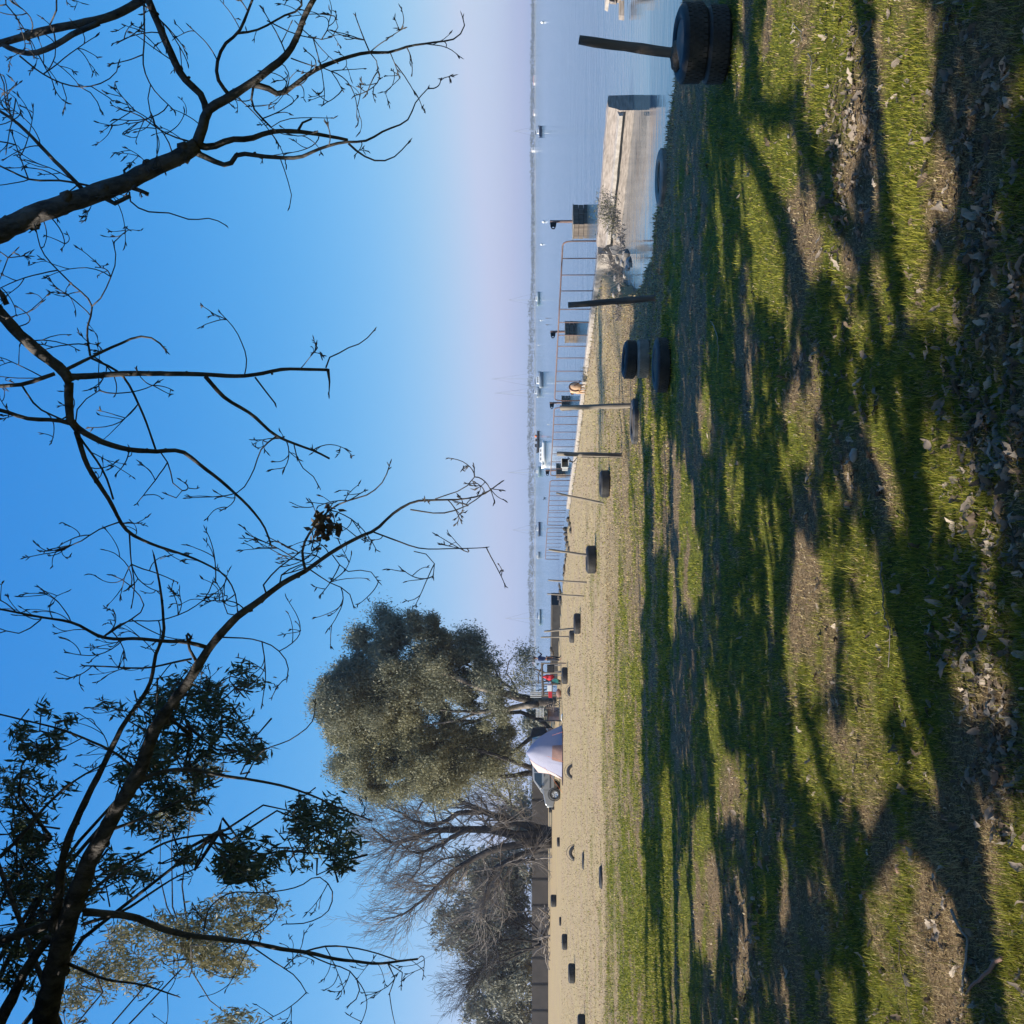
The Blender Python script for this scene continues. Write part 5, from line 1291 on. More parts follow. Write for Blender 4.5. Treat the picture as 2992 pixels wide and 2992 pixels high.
def crown(blobs, D, dz, n_total, size, name, m, parent, base, k=9, shell=.12, tuft=.42, sub=1.25):
    ar = np.array([b_[2]*b_[3]*(b_[4] if len(b_) > 4 else 1) for b_ in blobs], float); ar /= ar.sum(); out = []; s = D/F
    for b_, f in zip(blobs, ar):
        rx = b_[3]*s; rz = b_[2]*s; ry = min(rx, dz); dens = b_[4] if len(b_) > 4 else 1
        cnt = max(3, int((rx*rz+rx*ry+ry*rz)/1.5/(sub*sub)*2.6*min(1, dens+.15)))
        cc = P(b_[0], b_[1], D+RNG.uniform(-dz, dz)*.5)
        v = RNG.normal(0, 1, (cnt, 3)); v /= np.linalg.norm(v, axis=1)[:, None]; v *= (RNG.uniform(shell**3, 1, cnt)**(1/3))[:, None]*RNG.uniform(.85, 1.12, (cnt, 1))
        sc = cc+v*[rx, ry, rz]; sr = sub*RNG.uniform(.4, 1.5, cnt)
        per = int(n_total*f/cnt)+1
        u = RNG.normal(0, 1, (cnt, per, 3)); u /= np.linalg.norm(u, axis=2)[:, :, None]; u[:, :, 2] = u[:, :, 2]*.8+.12
        rr = RNG.uniform(.1, 1, (cnt, per, 1))**.7*RNG.uniform(.8, 1.35, (cnt, per, 1))
        out.append((sc[:, None]+u*rr*sr[:, None, None]).reshape(-1, 3))
    c = np.concatenate(out); c += RNG.normal(0, .10, c.shape)
    keep = (vnoise(c[:, 0]*1.5+200, c[:, 2]*1.5+c[:, 1]*.6+70, 72)*.6+vnoise(c[:, 0]*.5+20, c[:, 2]*.5+30, 73)*.4) > .29
    c = c[keep]
    return quads(c-np.asarray(base), RNG.uniform(.6, 1.3, len(c))*size*1.25, name, m, parent, .30, 1.1)
def bl(lst): return [(900+cx*.4141, 1700+cy*.4141, rx*.4141, ry*.4141, *(r_ or [1])) for cx, cy, rx, ry, *r_ in [(a, b_, c_, d_, *([e[0]] if e else [])) for a, b_, c_, d_, *e in lst] for r_ in [r_]]
E1 = G(1622, 2060); E1[2] = 0
t = thing('evergreen_tree', 'tall dense evergreen tree by the river, dark on its right side, with leaning trunks', 'tree', E1)
me = MB()
for z, w0, w1 in [([(1790, 850), (1700, 845), (1580, 835), (1500, 820), (1400, 790), (1250, 760), (1100, 700), (950, 640), (800, 600), (600, 560)], 34, 5), ([(1620, 860), (1500, 880), (1400, 900), (1200, 920), (1050, 915), (930, 905)], 22, 4), ([(1480, 812), (1420, 740), (1360, 700), (1330, 640), (1300, 600)], 10, 3), ([(1250, 760), (1050, 760), (900, 720), (700, 740), (480, 700)], 12, 3), ([(1400, 790), (1300, 720), (1150, 600), (1000, 520), (800, 430)], 11, 3), ([(1100, 700), (1000, 620), (850, 500), (650, 420)], 10, 3), ([(1200, 920), (1050, 980), (900, 1000), (700, 1040)], 9, 3), ([(1480, 812), (1470, 760), (1440, 700), (1400, 640), (1420, 560), (1480, 500)], 6, 2)]:
    far_limb(me, zo(z, *Z8), w0, w1, E1[1])
o = me.build('trunk', MT['bark_pale'], t, True, fixn=False); o.location = -E1
cr1 = bl([(250, 800, 150, 180), (170, 880, 110, 150), (330, 620, 120, 150), (450, 480, 150, 130), (620, 400, 120, 110), (780, 310, 70, 80), (860, 340, 80, 90), (600, 300, 90, 70), (560, 265, 60, 45), (900, 450, 140, 120), (1080, 480, 110, 110), (1180, 560, 110, 110), (700, 600, 230, 180, .8), (500, 800, 230, 180, .8), (820, 760, 150, 150, .8), (950, 620, 150, 130, .8), (1100, 760, 150, 120, .7), (900, 900, 120, 110, .5), (1250, 610, 80, 90), (1270, 700, 60, 50, .4), (900, 700, 200, 120, .35), (1330, 760, 70, 60, .6), (1380, 900, 80, 50, .4), (1300, 880, 110, 60, .5), (1530, 510, 50, 26), (1520, 680, 55, 26, .7), (1380, 570, 20, 20, .6), (1450, 720, 50, 30, .3)])
crown(cr1, E1[1], 5.5, 260000, .19, 'crown', MT['euc'], t, E1)
E2 = G(1624, 2205); E2[2] = 0; E2[1] += 6
t = thing('evergreen_tree', 'broad weeping olive-green evergreen rising behind the tent and car', 'tree', E2)
me = MB()
for z, w0, w1 in [([(1760, 1090), (1640, 975), (1500, 920), (1350, 930), (1180, 980), (1080, 1020), (1000, 1060)], 16, 4), ([(1730, 1300), (1560, 1310), (1440, 1260), (1250, 1200), (1050, 1150), (850, 1120)], 20, 4), ([(1740, 1350), (1560, 1350), (1440, 1370), (1300, 1380), (1100, 1340)], 22, 4), ([(1720, 1060), (1560, 1110), (1400, 1240), (1250, 1270), (1050, 1290)], 16, 4), ([(1250, 1200), (1100, 1200), (980, 1215)], 10, 3), ([(1180, 980), (1080, 980), (980, 970)], 9, 3)]:
    far_limb(me, zo(z, *Z8), w0, w1, E2[1])
o = me.build('trunk', MT['bark_far'], t, True, fixn=False); o.location = -E2
cr2 = bl([(400, 1050, 210, 190), (250, 1010, 110, 120), (600, 1100, 230, 200), (330, 1230, 100, 110), (450, 1370, 150, 120), (700, 1350, 210, 160), (950, 1330, 230, 150), (1150, 1280, 170, 150), (1280, 1270, 110, 110), (230, 1290, 80, 50), (290, 1390, 80, 60), (900, 1120, 170, 120, .8), (780, 1250, 150, 150), (1050, 1180, 150, 120, .8), (1150, 1090, 150, 130, .8), (1000, 1000, 160, 110, .7), (620, 930, 200, 120), (450, 920, 170, 120), (1400, 1120, 110, 90, .5), (1330, 1000, 90, 70, .3), (1480, 1420, 80, 60, .25), (1330, 1180, 90, 110, .6), (1420, 1040, 80, 70, .5), (1470, 1200, 70, 80, .35), (1350, 1430, 90, 60, .3), (800, 1480, 200, 60, .6), (560, 1480, 130, 50, .6)])
crown(cr2, E2[1], 6, 280000, .19, 'crown', MT['euc2'], t, E2)
# shrubs under them that fill the gaps
sb = G(1612, 2120); sb[2] = 0; sb[1] += 16
t = thing('shrub', 'grey-brown tangle of shrubs under the evergreen trees right of the tent', 'shrub', sb)
crown([(1590, 2100, 26, 36), (1560, 2120, 30, 40), (1585, 2150, 26, 30), (1600, 2060, 14, 30)], sb[1], 2, 4200, .45, 'foliage', MT['scrub'], t, sb)
me = MB()
for k in range(9): grow(me, np.array([RNG.uniform(-1.5, 1.5), RNG.uniform(-.5, .5), 0]), np.array([RNG.normal(0, .4), 0, 1]), 3, .05, 1)
me.build('stems', MT['bark_far'], t, fixn=False)

# bare tree in front of the boundary wall
C0 = G(1612, 2447); C0[2] = 0; DC = C0[1]
t = thing('bare_tree', 'large many-stemmed leafless tree standing in front of the dark boundary wall', 'tree', C0)
Z6 = (.4658, 900, 2092)
me = MB(); stems = []
for z, w0, w1 in [([(1535, 735), (1460, 715), (1380, 690), (1230, 650), (1100, 600), (980, 545), (890, 490)], 34, 9), ([(1100, 600), (940, 610), (860, 660), (780, 690), (640, 650), (590, 610), (470, 560)], 17, 4), ([(1540, 760), (1420, 750), (1300, 745), (1150, 715), (1000, 710), (780, 720), (650, 770), (540, 800), (490, 780), (400, 700)], 32, 4), ([(1020, 712), (900, 760), (840, 810), (700, 860), (640, 850), (580, 800)], 14, 4), ([(1540, 790), (1350, 800), (1150, 840), (1050, 890), (930, 960), (820, 1060), (720, 1160), (600, 1240), (450, 1290)], 26, 3), ([(1535, 800), (1400, 850), (1300, 880), (1180, 950), (1130, 1050), (1100, 1180), (1070, 1290)], 22, 4), ([(1450, 700), (1410, 680), (1290, 570), (1190, 490), (1150, 420)], 14, 5), ([(1270, 550), (1260, 470), (1230, 380)], 7, 4), ([(1180, 955), (1230, 935), (1420, 895)], 9, 12), ([(1150, 715), (1200, 660), (1120, 600)], 9, 5), ([(830, 770), (800, 640), (780, 560)], 6, 3), ([(720, 860), (700, 960), (640, 1030)], 6, 2), ([(890, 490), (720, 540), (680, 600)], 8, 4), ([(1050, 890), (960, 880), (830, 900), (700, 1000)], 8, 3)]:
    stems.append(far_limb(me, zo(z, *Z6), w0, w1, DC, .7))
o = me.build('trunk', MT['bark_far'], t, True, fixn=False); o.location = -C0
me = MB()
for P_, R_ in stems:
    for k in range(int(len(P_)*1.5)):
        i = RNG.integers(len(P_)//3, len(P_)); e = P_[i]-P_[i-1]; e /= np.linalg.norm(e); v = RNG.normal(0, 1, 3); v /= np.linalg.norm(v)
        grow(me, P_[i], e*.8+v*.8, RNG.uniform(2.0, 4.2), max(R_[i]*.35, .025), 2, .07, 4, .5, .012)
o = me.build('twigs', MT['twig_far'], t, fixn=False); o.location = -C0
# second pale bare shrubby tree by the wall
C1 = G(1606, 2745); C1[2] = 0; C1[1] = min(C1[1], 112); C1 = P(1607, 2745, 104); C1[2] = 0
t = thing('bare_tree', 'pale leafless shrubby tree with a tangle of cut branches at its foot by the wall', 'tree', C1)
me = MB()
for z, w0, w1 in [([(1500, 1410), (1430, 1380), (1350, 1330), (1220, 1220), (1130, 1130)], 9, 2), ([(1500, 1440), (1330, 1470), (1200, 1500), (1100, 1600)], 8, 2), ([(1480, 1420), (1300, 1400), (1100, 1420), (950, 1330)], 7, 2), ([(1490, 1390), (1390, 1290), (1330, 1180), (1200, 1060)], 7, 2), ([(1480, 1420), (1250, 1530), (1120, 1560), (1000, 1680)], 7, 2)]:
    P_, R_ = far_limb(me, zo(z, *Z6), w0, w1, 104, .6)
    for k in range(30):
        i = RNG.integers(3, len(P_)); e = P_[i]-P_[i-1]; e /= np.linalg.norm(e); v = RNG.normal(0, 1, 3); v /= np.linalg.norm(v); grow(me, P_[i], e*.9+v*.7, RNG.uniform(1.6, 3.4), .03, 2, .03, 4, .5, .012)
o = me.build('trunk', MT['bark_far'], t, True, fixn=False); o.location = -C1
me = MB()
for k in range(46):
    q = P(RNG.uniform(1575, 1606), RNG.uniform(2660, 2810), 103+RNG.uniform(-1, 1)); d = np.array([RNG.normal(0, 1), RNG.normal(0, .4), RNG.normal(0, .5)]); d /= np.linalg.norm(d)
    me.tube([q-d*.9, q+[0, 0, RNG.uniform(0, .3)], q+d*.9], RNG.uniform(.03, .08), 5)
o = me.build('brush_pile', MT['twig_far'], None, fixn=False); o.location = (0, 0, 0)
tag(o, 'heap of cut pale branches at the foot of the boundary wall', 'brushwood')
# scrub trees behind the wall
def scrub_tree(x, y, rx, ry, D, n_, label, seed, extra=()):
    b_ = P(1600, y, D); b_[2] = 0
    t = thing('scrub_tree', label, 'tree', b_, 0, 'grey-brown trees behind the boundary wall')
    me = MB(); me.tube([(0, 0, -.2), (.2, 0, 2), (-.1, 0, 5)], [.35, .28, .15], 8)
    for k in range(9): grow(me, np.array([0, 0, RNG.uniform(1, 4)]), np.array([RNG.normal(0, .8), RNG.normal(0, .5), 1]), 4.5, .10, 2, .05)
    me.build('trunk', MT['twig_far'], t, True, fixn=False)
    bb = [(x, y, rx, ry, 1)]+[(x+RNG.uniform(-.5, .7)*rx, y+RNG.uniform(-.8, .8)*ry, rx*RNG.uniform(.35, .6), ry*RNG.uniform(.35, .6), 1) for _ in range(7)]+list(extra)
    crown(bb, D, 5, n_, .5, 'crown', MT['scrub'], t, b_, shell=.3)
scrub_tree(1470, 2560, 110, 95, 132, 15000, 'grey-brown tree behind the wall directly left of the bare tree, dark upper left rim', 1, [(1330, 2560, 40, 50, 1), (1400, 2520, 60, 40, 1)])
scrub_tree(1420, 2690, 125, 95, 138, 17000, 'grey-brown tree behind the wall with the highest rounded top', 2, [(1310, 2700, 50, 60, 1), (1500, 2700, 60, 90, 1)])
scrub_tree(1480, 2830, 100, 90, 128, 14000, 'paler grey-brown tree behind the wall, second from the left edge', 3)
scrub_tree(1470, 2960, 110, 90, 134, 14000, 'grey-brown tree behind the wall at the left edge', 4, [(1400, 2920, 40, 50, 1)])
scrub_tree(1520, 2400, 55, 60, 140, 5000, 'small thin tree behind the wall between the car and the bare tree', 5)
scrub_tree(1500, 3120, 110, 90, 134, 6000, 'grey-brown tree behind the wall outside the left edge', 6)

# dry plants and tufts around the pool corner
def weed(x, y, D, hpx, n_, label, m='twig_far', spread=.5, leaf=None, zb=None, group='dry plants at the pool corner'):
    b_ = P(x, y, D)
    t = thing('weed', label, 'plant', b_, 0, group); me = MB(); tips = []
    for k in range(n_):
        h = hpx*D/F*RNG.uniform(.5, 1.05); d = np.array([RNG.normal(0, spread), RNG.normal(0, spread), 1]); d /= np.linalg.norm(d)
        o0 = np.array([RNG.normal(0, .12), RNG.normal(0, .12), 0]); q = [o0, o0+d*h*.5, o0+d*h+np.array([RNG.normal(0, .06), 0, -.02])]
        me.tube(q, [.006, .0045, .002], 3); tips += [q[1], q[2], (q[1]+q[2])/2]
        for j in range(3):
            s0_ = o0+d*h*RNG.uniform(.3, .9); me.tube([s0_, s0_+RNG.normal(0, .07, 3)], [.003, .0015], 3)
    me.build('stems', MT[m], t, fixn=False)
    if leaf:
        tp = np.repeat(np.array(tips), leaf, 0)+RNG.normal(0, .05, (len(tips)*leaf, 3)); quads(tp, .045, 'foliage', MT['leafBp'], t, .35, 0, lens=True)
weed(1800, 612, 19.5, 75, 44, 'wispy greenish weed standing in the water in front of the sea wall', leaf=3)
weed(1812, 648, 18.5, 60, 34, 'greener weed in the water left of the wispy one', leaf=4)
weed(1826, 705, 17.5, 40, 30, 'low dry weed among the rubble by the grey rock')
weed(1803, 775, 20, 55, 40, 'dry grey weed behind the small concrete block')
weed(1820, 810, 18.5, 34, 40, 'matted dry weed above the lone leaning post')
weed(1815, 905, 18.5, 26, 34, 'matted dry weed left of the lone leaning post')
weed(1765, 745, 24.2, 30, 20, 'dry weed on the broken end of the sea wall')
weed(1711, 1092, 30.5, 12, 12, 'small green weed on the kerb right of the dog', leaf=3)
weed(1762, 857, 24.5, 12, 14, 'dark tuft of dry weed on the kerb behind the lone leaning post')

# ------------------------------------------------------------------ unseen trees left of and behind the view, crowns shaped to shade the turf
LIT = [[(2103, 500), (2120, 500), (2128, 700), (2150, 900), (2165, 1030), (2185, 1092), (2193, 1148), (2178, 1150), (2150, 1000), (2125, 850), (2105, 680)],
 [(2228, -200), (2310, -200), (2325, 120), (2318, 254), (2240, 260), (2225, 130)], [(2340, -200), (2500, -200), (2505, 200), (2495, 400), (2470, 420), (2400, 330), (2340, 200), (2330, 60)],
 [(2177, 350), (2290, 330), (2310, 380), (2307, 508), (2240, 500), (2190, 460)], [(2573, -200), (2690, -100), (2714, 250), (2730, 470), (2700, 740), (2620, 720), (2580, 560), (2570, 200)],
 [(2714, 424), (2770, 430), (2800, 560), (2804, 680), (2720, 650), (2710, 560)], [(2290, 350), (2340, 480), (2390, 600), (2400, 680), (2340, 640), (2290, 560), (2284, 430)], [(2183, 470), (2260, 520), (2300, 640), (2296, 763), (2230, 740), (2190, 620)],
 [(2190, 760), (2290, 760), (2290, 900), (2210, 930)], [(2544, 735), (2690, 745), (2680, 960), (2590, 975), (2550, 880)], [(2690, 790), (2804, 800), (2800, 930), (2760, 970), (2690, 950)],
 [(2454, 880), (2490, 890), (2527, 1010), (2527, 1085), (2490, 1085), (2462, 990)], [(2341, 620), (2420, 640), (2510, 800), (2500, 850), (2380, 800)], [(2380, 930), (2400, 930), (2425, 1092), (2405, 1092)],
 [(2320, 1100), (2350, 1130), (2376, 1300), (2376, 1390), (2345, 1370), (2315, 1250)], [(1968, 1340), (2000, 1340), (2020, 1500), (2045, 1650), (2045, 1775), (2000, 1760), (1985, 1600), (1975, 1450)],
 [(1909, 1230), (1945, 1230), (1950, 1550), (1915, 1580)], [(2553, 1240), (2680, 1190), (2720, 1240), (2725, 1430), (2700, 1590), (2660, 1610), (2590, 1490), (2553, 1400)], [(2725, 1255), (2800, 1270), (2890, 1400), (2900, 1540), (2780, 1570), (2725, 1470)],
 [(2400, 1400), (2450, 1420), (2545, 1480), (2540, 1540), (2440, 1500)], [(2494, 1600), (2560, 1580), (2589, 1680), (2570, 1775), (2500, 1740)], [(2323, 1640), (2400, 1640), (2441, 1800), (2430, 1990), (2340, 1994), (2320, 1820)],
 [(2500, 1800), (2640, 1770), (2707, 1850), (2707, 2042), (2700, 2126), (2560, 2100), (2500, 1990)], [(2855, 1650), (2940, 1660), (2973, 1780), (2930, 1822), (2870, 1790)], [(2720, 1860), (2850, 1860), (2914, 1980), (2880, 2080), (2720, 2060)],
 [(2341, 2090), (2420, 2053), (2493, 2120), (2490, 2290), (2400, 2300), (2345, 2240)], [(2500, 2080), (2590, 2100), (2595, 2420), (2530, 2465), (2500, 2300)], [(2663, 2126), (2770, 2140), (2782, 2262), (2690, 2262)],
 [(2600, 2270), (2720, 2280), (2880, 2290), (2992, 2324), (3100, 2500), (3100, 3200), (2640, 3200), (2578, 2992), (2570, 2760), (2600, 2600), (2640, 2420)], [(2522, 2560), (2570, 2570), (2585, 2748), (2540, 2748)],
 [(2070, 1973), (2095, 1973), (2110, 2150), (2171, 2260), (2165, 2397), (2110, 2390), (2080, 2200)], [(2030, 2408), (2070, 2408), (2092, 2600), (2090, 2804), (2040, 2800), (2030, 2600)],
 [(1940, 2300), (1965, 2300), (1975, 3100), (1945, 3100)], [(1985, 2500), (2008, 2500), (2012, 3100), (1990, 3100)], [(1900, 2700), (1930, 2700), (1940, 3200), (1900, 3200)],
 [(2140, 120), (2170, 130), (2180, 300), (2150, 320)], [(2440, 2850), (2470, 2850), (2480, 3100), (2440, 3100)],
 [(2205, 1450), (2225, 1450), (2232, 1560), (2212, 1570)], [(2120, 1320), (2140, 1340), (2150, 1500), (2130, 1480)], [(2050, 1150), (2070, 1160), (2075, 1330), (2055, 1320)],
 [(1880, 1080), (1900, 1100), (1905, 1230), (1882, 1230)], [(1958, 1620), (1975, 1650), (1975, 1850), (1960, 1850)], [(2230, 1700), (2250, 1700), (2262, 1880), (2240, 1880)], [(2275, 2480), (2300, 2500), (2310, 2700), (2290, 2700)]]
N = 300000
gx = RNG.uniform(-11, 11, N); gy = RNG.uniform(1.2, 17.5, N)
px, py, _ = topx(np.stack([gx, gy, np.zeros(N)], -1))
bound = np.interp(py, [-600, 0, 300, 720, 900, 1090, 1110, 1400, 1700, 2400, 2992, 3600], [1800, 1800, 1800, 1826, 1842, 1846, 1862, 1890, 1880, 1878, 1900, 1900])+(fbm(py/55.0, py*0+2, 14)-.5)*22
ok = px > bound
jx_ = (fbm(gx*3.1, gy*3.1, 41, 3)-.5)*70*np.clip((px-1900)/500, .25, 1); jy_ = (fbm(gx*2.3, gy*2.3, 43, 3)-.5)*190
ok &= ~((fbm(gx*4.5, gy*4.5, 47, 3) > .66) & (px > 2150) & (px < 2750))
for pg in LIT:
    pg = np.array(pg, float); cg_ = pg.mean(0); pg = cg_+(pg-cg_)*[1.28, 1.10]; ok &= ~inpoly(px+jx_, py+jy_, pg)
# thinner shade in the brownish far belt, solid elsewhere
ok &= (RNG.random(N) < np.where(px < 2110, .85, .95))
ok &= ~((fbm(px/45.0, py/150.0, 91) > .66) & (px > 2150) & (px < 2700))
gx, gy, px, py = gx[ok], gy[ok], px[ok], py[ok]
h = RNG.uniform(2.9, 4.3, len(gx)); pos = None
for it in range(34):
    s_ = h/TANEL; X = gx-SUN_DIR[0]*s_; Y = gy-SUN_DIR[1]*s_
    vis = (Y > .3) & (np.abs(X/np.maximum(Y, .3)) < .56) & ((h-CAMZ)/np.maximum(Y, .3) < .60)
    h = np.where(vis, h+.4, h)
s_ = h/TANEL; C_ = np.stack([gx-SUN_DIR[0]*s_, gy-SUN_DIR[1]*s_, h], -1)
vis = (C_[:, 1] > .3) & (np.abs(C_[:, 0]/np.maximum(C_[:, 1], .3)) < .54) & ((h-CAMZ)/np.maximum(C_[:, 1], .3) < .57)
C_ = C_[~vis]
TR = np.array([(-13.5, -2.5), (-9.5, 3.6), (-17, 3.5), (-6.0, -4.0), (-12.0, 9.5), (-2.0, -3.5)], float)
own = np.argmin(((C_[:, None, :2]-TR[None])**2).sum(-1), 1)
side_lab = ['willow left behind the camera whose shade falls on the middle turf', 'willow left of the near bare tree', 'farthest willow to the left of the camera', 'willow just behind the camera', 'willow beyond the near bare tree at the far left', 'willow close behind the camera on the river side']
for k, (tx, ty) in enumerate(TR):
    sel = C_[own == k]
    if len(sel) < 20: continue
    b_ = np.array([tx, ty, 0.0]); t = thing('willow_tree', side_lab[k], 'tree', b_)
    me = MB(); me.tube([(0, 0, -.2), (.05, 0, 1.2), (-.05, .1, 2.6), (.1, 0, 4.0)], [.3, .22, .19, .14], 10)
    zt = sel[:, 2].mean()
    for j in range(10):
        e = sel[RNG.integers(0, len(sel))]-b_; me.tube([(0, 0, 3.0), e*.45+[0, 0, 1.8], e], [.07, .045, .012], 6)
    me.build('trunk', MT['bark'], t, True, fixn=False)
    quads(sel-b_+RNG.normal(0, .02, sel.shape), RNG.uniform(.10, .16, len(sel)), 'crown', MT['shade_leaf'], t, .6, .3, lens=True)

# ------------------------------------------------------------------ turf blades, fallen leaves and litter
def blades(n_, xr, yr, hmin, hmax, wpx, name, label, seed, bias=1.0, ymax=32):
    X = RNG.uniform(*xr, n_); Y = RNG.uniform(*yr, n_)
    u = RNG.random(n_); X = xr[0]+(xr[1]-xr[0])*u**bias
    a = (X-1496)/F; b_ = (1496-Y)/F; D = CAMZ/(a*cp-sp)
    gx = D*b_; gy = D*(cp+a*sp)
    sd_ = shoredist(gx, gy); keep = (sd_ > .12) & (gy < ymax); gx, gy, D = gx[keep], gy[keep], D[keep]
    g, lt = turf(gx, gy)
    r1 = RNG.random(len(gx)); den = np.clip(.50+g*.7-lt*.4, .15, 1); keep = r1 < den
    gx, gy, D, g, lt = [q[keep] for q in (gx, gy, D, g, lt)]
    n_ = len(gx); gz = hground(gx, gy)
    # clumps: pull blades toward tuft centres
    cl = .10; jx = (vnoise(gx/cl, gy/cl, 3)-.5)*.06; jy = (vnoise(gx/cl, gy/cl, 4)-.5)*.06; gx = gx+jx; gy = gy+jy
    isg = RNG.random(n_) < np.clip(g*1.15-.12, .04, .86)
    tall = .45+.7*fbm(gx*1.7, gy*1.7, 55)+.5*vnoise(gx*7, gy*7, 56)
    L_ = RNG.uniform(hmin, hmax, n_)*tall*np.where(isg, 1.0, .85)*np.where(RNG.random(n_) < .06, 1.6, 1)*np.where(shoredist(gx, gy) < .8, 1.9, 1.0)
    th = RNG.uniform(0, 2*math.pi, n_); ln = np.where(isg, RNG.uniform(.15, .9, n_), RNG.uniform(.5, 1.35, n_))
    dx = np.cos(th); dy = np.sin(th); w_ = np.maximum(.0011, D/F*wpx)*RNG.uniform(.7, 1.3, n_)
    base = np.stack([gx, gy, gz-.004], -1); dirh = np.stack([dx, dy, 0*dx], -1); side = np.stack([-dy, dx, 0*dx], -1)*w_[:, None]/2
    m1 = base+dirh*(L_*np.sin(ln*.45)*.55)[:, None]; m1[:, 2] += L_*np.cos(ln*.45)*.55
    tp = m1+dirh*(L_*np.sin(ln*1.15)*.5)[:, None]; tp[:, 2] += L_*np.cos(ln*1.15)*.5
    V = np.stack([base-side, base+side, m1+side*.8, tp+side*.12, tp-side*.12, m1-side*.8], 1)
    cg = np.array([.17, .19, .018]); cg2 = np.array([.37, .345, .05]); cg3 = np.array([.075, .115, .018]); cs = np.array([.50, .385, .20]); cb = np.array([.21, .145, .08])
    q = RNG.random(n_)[:, None]; v = fbm(gx*2.2, gy*2.2, 61)[:, None]
    green_ = np.where(q < .5, cg*(1-v)+cg2*v, np.where(q < .8, cg2, cg3)); straw_ = np.where(q < .6, cs, cb)
    # straw blades get slightly brighter farther out
    straw_ = straw_*(1+.06*np.clip((gy-14)/6, 0, 1))[:, None]
    col = np.where(isg[:, None], green_, straw_)*RNG.uniform(.72, 1.28, (n_, 1))
    N_ = n_; ii = np.arange(N_)[:, None]*6
    Fq = np.concatenate([ii+np.array([0, 1, 2, 5]), ii+np.array([5, 2, 3, 4])])
    return fastmesh(name, V.reshape(-1, 3), Fq, MT['grass'], tint=np.repeat(col, 6, 0))
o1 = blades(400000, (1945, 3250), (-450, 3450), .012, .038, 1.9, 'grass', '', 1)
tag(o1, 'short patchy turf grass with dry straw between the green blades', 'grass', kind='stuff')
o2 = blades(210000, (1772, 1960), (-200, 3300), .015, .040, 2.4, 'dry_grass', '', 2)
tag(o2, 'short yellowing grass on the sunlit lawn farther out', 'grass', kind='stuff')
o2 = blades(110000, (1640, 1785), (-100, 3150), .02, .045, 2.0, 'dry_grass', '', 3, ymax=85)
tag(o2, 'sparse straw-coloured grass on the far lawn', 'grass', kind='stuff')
# fallen leaves
def leaves():
    n_ = 36000; X = RNG.uniform(2060, 3200, n_); Y = RNG.uniform(-300, 3300, n_); a = (X-1496)/F; b_ = (1496-Y)/F; D = CAMZ/(a*cp-sp); gx = D*b_; gy = D*(cp+a*sp)
    g, lt = turf(gx, gy); keep = (RNG.random(n_) < .040+.62*lt**1.2+.06*(X > 2700)) & (shoredist(gx, gy) > .3)
    cl = fbm(gx*3.0, gy*3.0, 77); keep &= (cl > .44) | (RNG.random(n_) < .25)
    gx, gy = gx[keep], gy[keep]; n_ = len(gx); gz = hground(gx, gy)
    V = []; Fc = []; col = []
    K = 9
    for i in range(n_):
        L_ = RNG.uniform(.016, .046)*(1.3 if RNG.random() < .25 else .85); wd = L_*RNG.uniform(.28, .5); yaw = RNG.uniform(0, 6.28); cu = RNG.uniform(-1.3, 1.3); lobes = RNG.random() < .6
        rt = np.array(Matrix.Rotation(yaw, 3, 'Z') @ Matrix.Rotation(RNG.normal(0, .45), 3, 'X') @ Matrix.Rotation(RNG.normal(0, .45), 3, 'Y'))
        out = []
        for j in range(K):
            u = -1+2*j/(K-1); hw = wd*(1-abs(u)**1.8)**.8*(1+(.45*math.sin(j*3.1) if lobes else .10*math.sin(j*2)))
            hw *= RNG.uniform(.6, 1.15); zz = cu*L_*.5*u*u+RNG.normal(0, L_*.10); out += [(u*L_, -hw, zz+abs(hw)*.55*RNG.uniform(.4, 1.2)), (u*L_, 0, zz), (u*L_, hw, zz+abs(hw)*.55*RNG.uniform(.4, 1.2))]
        o_ = np.array(out)*.85 @ rt.T+[gx[i], gy[i], gz[i]+.006+L_*.10]; b0 = len(V)*K*3; V.append(o_)
        for j in range(K-1):
            q = b0+j*3; Fc += [(q, q+1, q+4, q+3), (q+1, q+2, q+5, q+4)]
        c0 = np.array([.27, .22, .18]) if RNG.random() < .45 else (np.array([.15, .11, .08]) if RNG.random() < .62 else np.array([.42, .35, .28])); col.append(np.repeat([c0*RNG.uniform(.8, 1.2)], K*3, 0))
    return fastmesh('fallen_leaves', np.concatenate(V), Fc, MT['litter'], tint=np.concatenate(col))
o3 = leaves(); tag(o3, 'curled grey-brown fallen leaves lying in drifts on the turf', 'leaves', kind='stuff')
# crumbs, chips and clods
n_ = 26000; X = RNG.uniform(1880, 3200, n_); Y = RNG.uniform(-300, 3300, n_); a = (X-1496)/F; b_ = (1496-Y)/F; D = CAMZ/(a*cp-sp); gx = D*b_; gy = D*(cp+a*sp)
g, lt = turf(gx, gy); keep = (RNG.random(n_) < .15+.6*(1-g)) & (shoredist(gx, gy) > .2); gx, gy, D = gx[keep], gy[keep], D[keep]
c = np.stack([gx, gy, hground(gx, gy)+.006], -1); v = RNG.random((len(c), 1))
o = quads(c, RNG.uniform(.006, .022, len(c))*np.clip(D/5, .7, 2.2), 'ground_litter', MT['litter'], None, .5, 0, tint=np.where(v < .3, [.50, .42, .30], np.where(v < .7, [.14, .10, .07], [.30, .24, .17])))
tag(o, 'bits of straw, bark and dry stalks strewn over the turf', 'litter', kind='stuff')
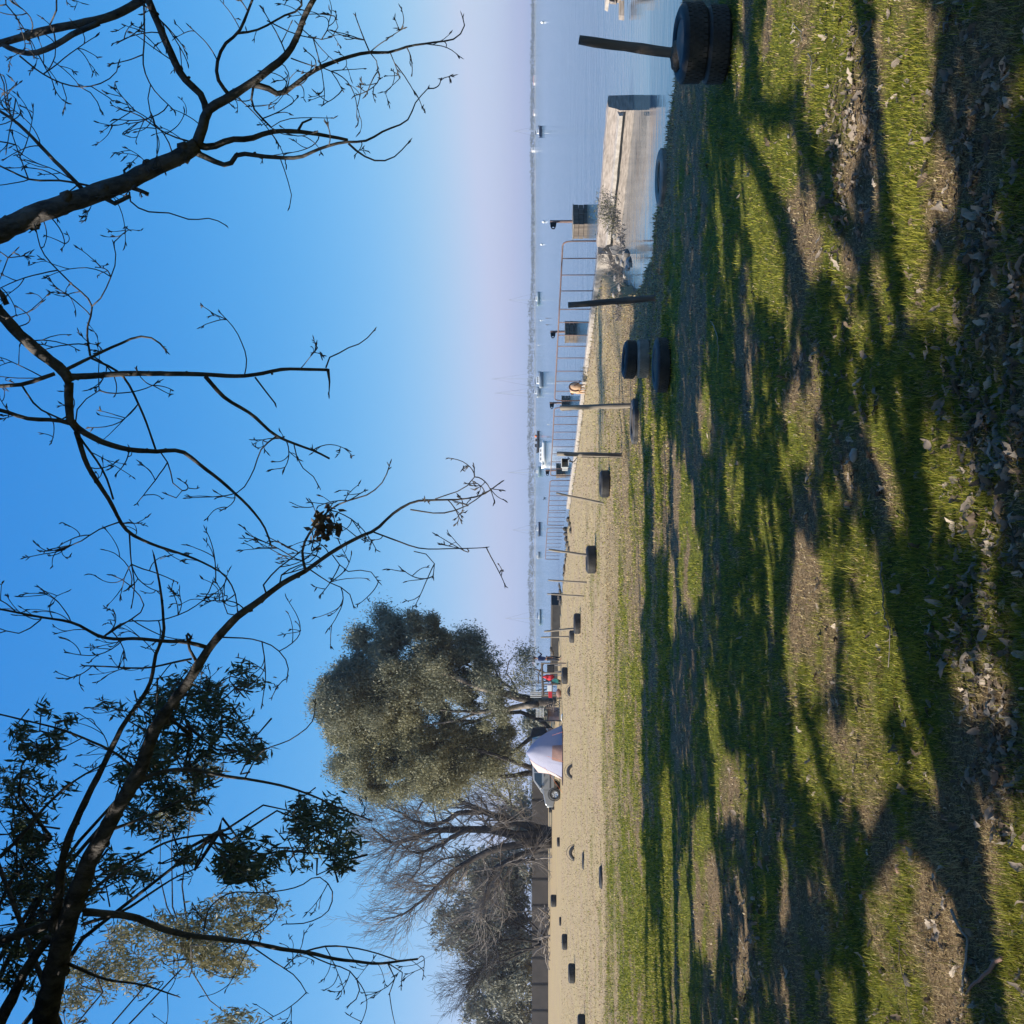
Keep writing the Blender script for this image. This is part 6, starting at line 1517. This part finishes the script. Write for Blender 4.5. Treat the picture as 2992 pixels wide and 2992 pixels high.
# single twigs, stones and scraps that can be told apart
def gtwig(px, w_, label, m='twig_far', lift=.012):
    pts = []
    for x, y in px: q = G(x, y); pts.append(np.array([q[0], q[1], float(hground(q[0], q[1]))+lift+RNG.uniform(0, .01)]))
    c = pts[0].copy(); P_ = []
    for i in range(len(pts)-1):
        for t_ in (0, .25, .5, .75): P_.append(pts[i]*(1-t_)+pts[i+1]*t_-c+RNG.normal(0, .004, 3))
    P_.append(pts[-1]-c); me = MB(); me.tube(P_, np.linspace(w_*.6, w_*.3, len(P_)), 6); o = me.build('fallen_twig', MT[m], None, True); o.location = c; tag(o, label, 'twig')
gtwig([(2582, 1640), (2596, 1720), (2600, 1790), (2612, 1840), (2606, 1950)], .007, 'thin curved dry twig on green turf in the middle of the foreground')
gtwig([(2795, 2660), (2830, 2740), (2822, 2880), (2825, 2900)], .010, 'straight pale fallen twig on the bare soil near the tree shadow', 'stone')
gtwig([(2935, 2800), (2870, 2860), (2830, 2905)], .014, 'reddish forked fallen twig beside the straight pale one', 'tent_tan')
gtwig([(2625, 2690), (2635, 2800), (2650, 2900), (2665, 2992)], .005, 'long thin dark twig at the left edge of the turf', 'twig')
gtwig([(2318, 100), (2322, 70), (2345, 90), (2350, 120)], .006, 'bent pale stalk on the turf left of the near tyres', 'stone')
gtwig([(2370, 155), (2385, 180), (2382, 240)], .006, 'pale hooked stalk lying beside the bent one', 'stone')
gtwig([(2540, 60), (2515, 90), (2500, 130)], .006, 'thin reddish stalk near the right edge of the turf')
gtwig([(2085, 940), (2095, 950), (2112, 1000), (2108, 1060)], .009, 'angled dry stick in the shade in front of the broad black tyre', 'stone')
gtwig([(1990, 2190), (1998, 2240), (2010, 2260)], .006, 'curved dry stalk in the shaded belt left of the middle')
gtwig([(2910, 1270), (2925, 1340), (2945, 1370)], .012, 'short thick broken twig at the bottom right of the middle foreground', 'stone')
for x, y, sz, m_, nm, lab in [(2537, 2490, .022, 'white', 'paper_scrap', 'small white scrap of paper on dark turf next to the branch shadow'), (2620, 2540, .03, 'tent_tan', 'stone', 'reddish stone on the bare ground left of the paper scrap'), (2402, 2712, .026, 'stone', 'stone', 'small pinkish stone in the dark leaf drift at the left'), (2500, 1330, .05, 'concrete_pale', 'stone', 'largest pale stone, lit, in the leaf drift in the middle of the turf'), (2650, 2860, .045, 'stone_dark', 'stone', 'dark clod beside a hollow near the left edge of the turf'), (2698, 2350, .022, 'stone_dark', 'stone', 'small dark stone between the two branch shadows'), (2305, 398, .02, 'stone', 'stone', 'small pale stone on the sunlit turf left of the near tyres')]:
    q = G(x, y); sz *= .62; me = MB(); me.ball((0, 0, 0), sz, 9, 6, (1.2, .9, .6) if nm == 'stone' else (1.2, 1, .25), .18); o = me.build(nm, MT[m_], None, nm == 'stone'); o.location = (q[0], q[1], float(hground(q[0], q[1]))+sz*.45); tag(o, lab, nm.replace('_', ' '))
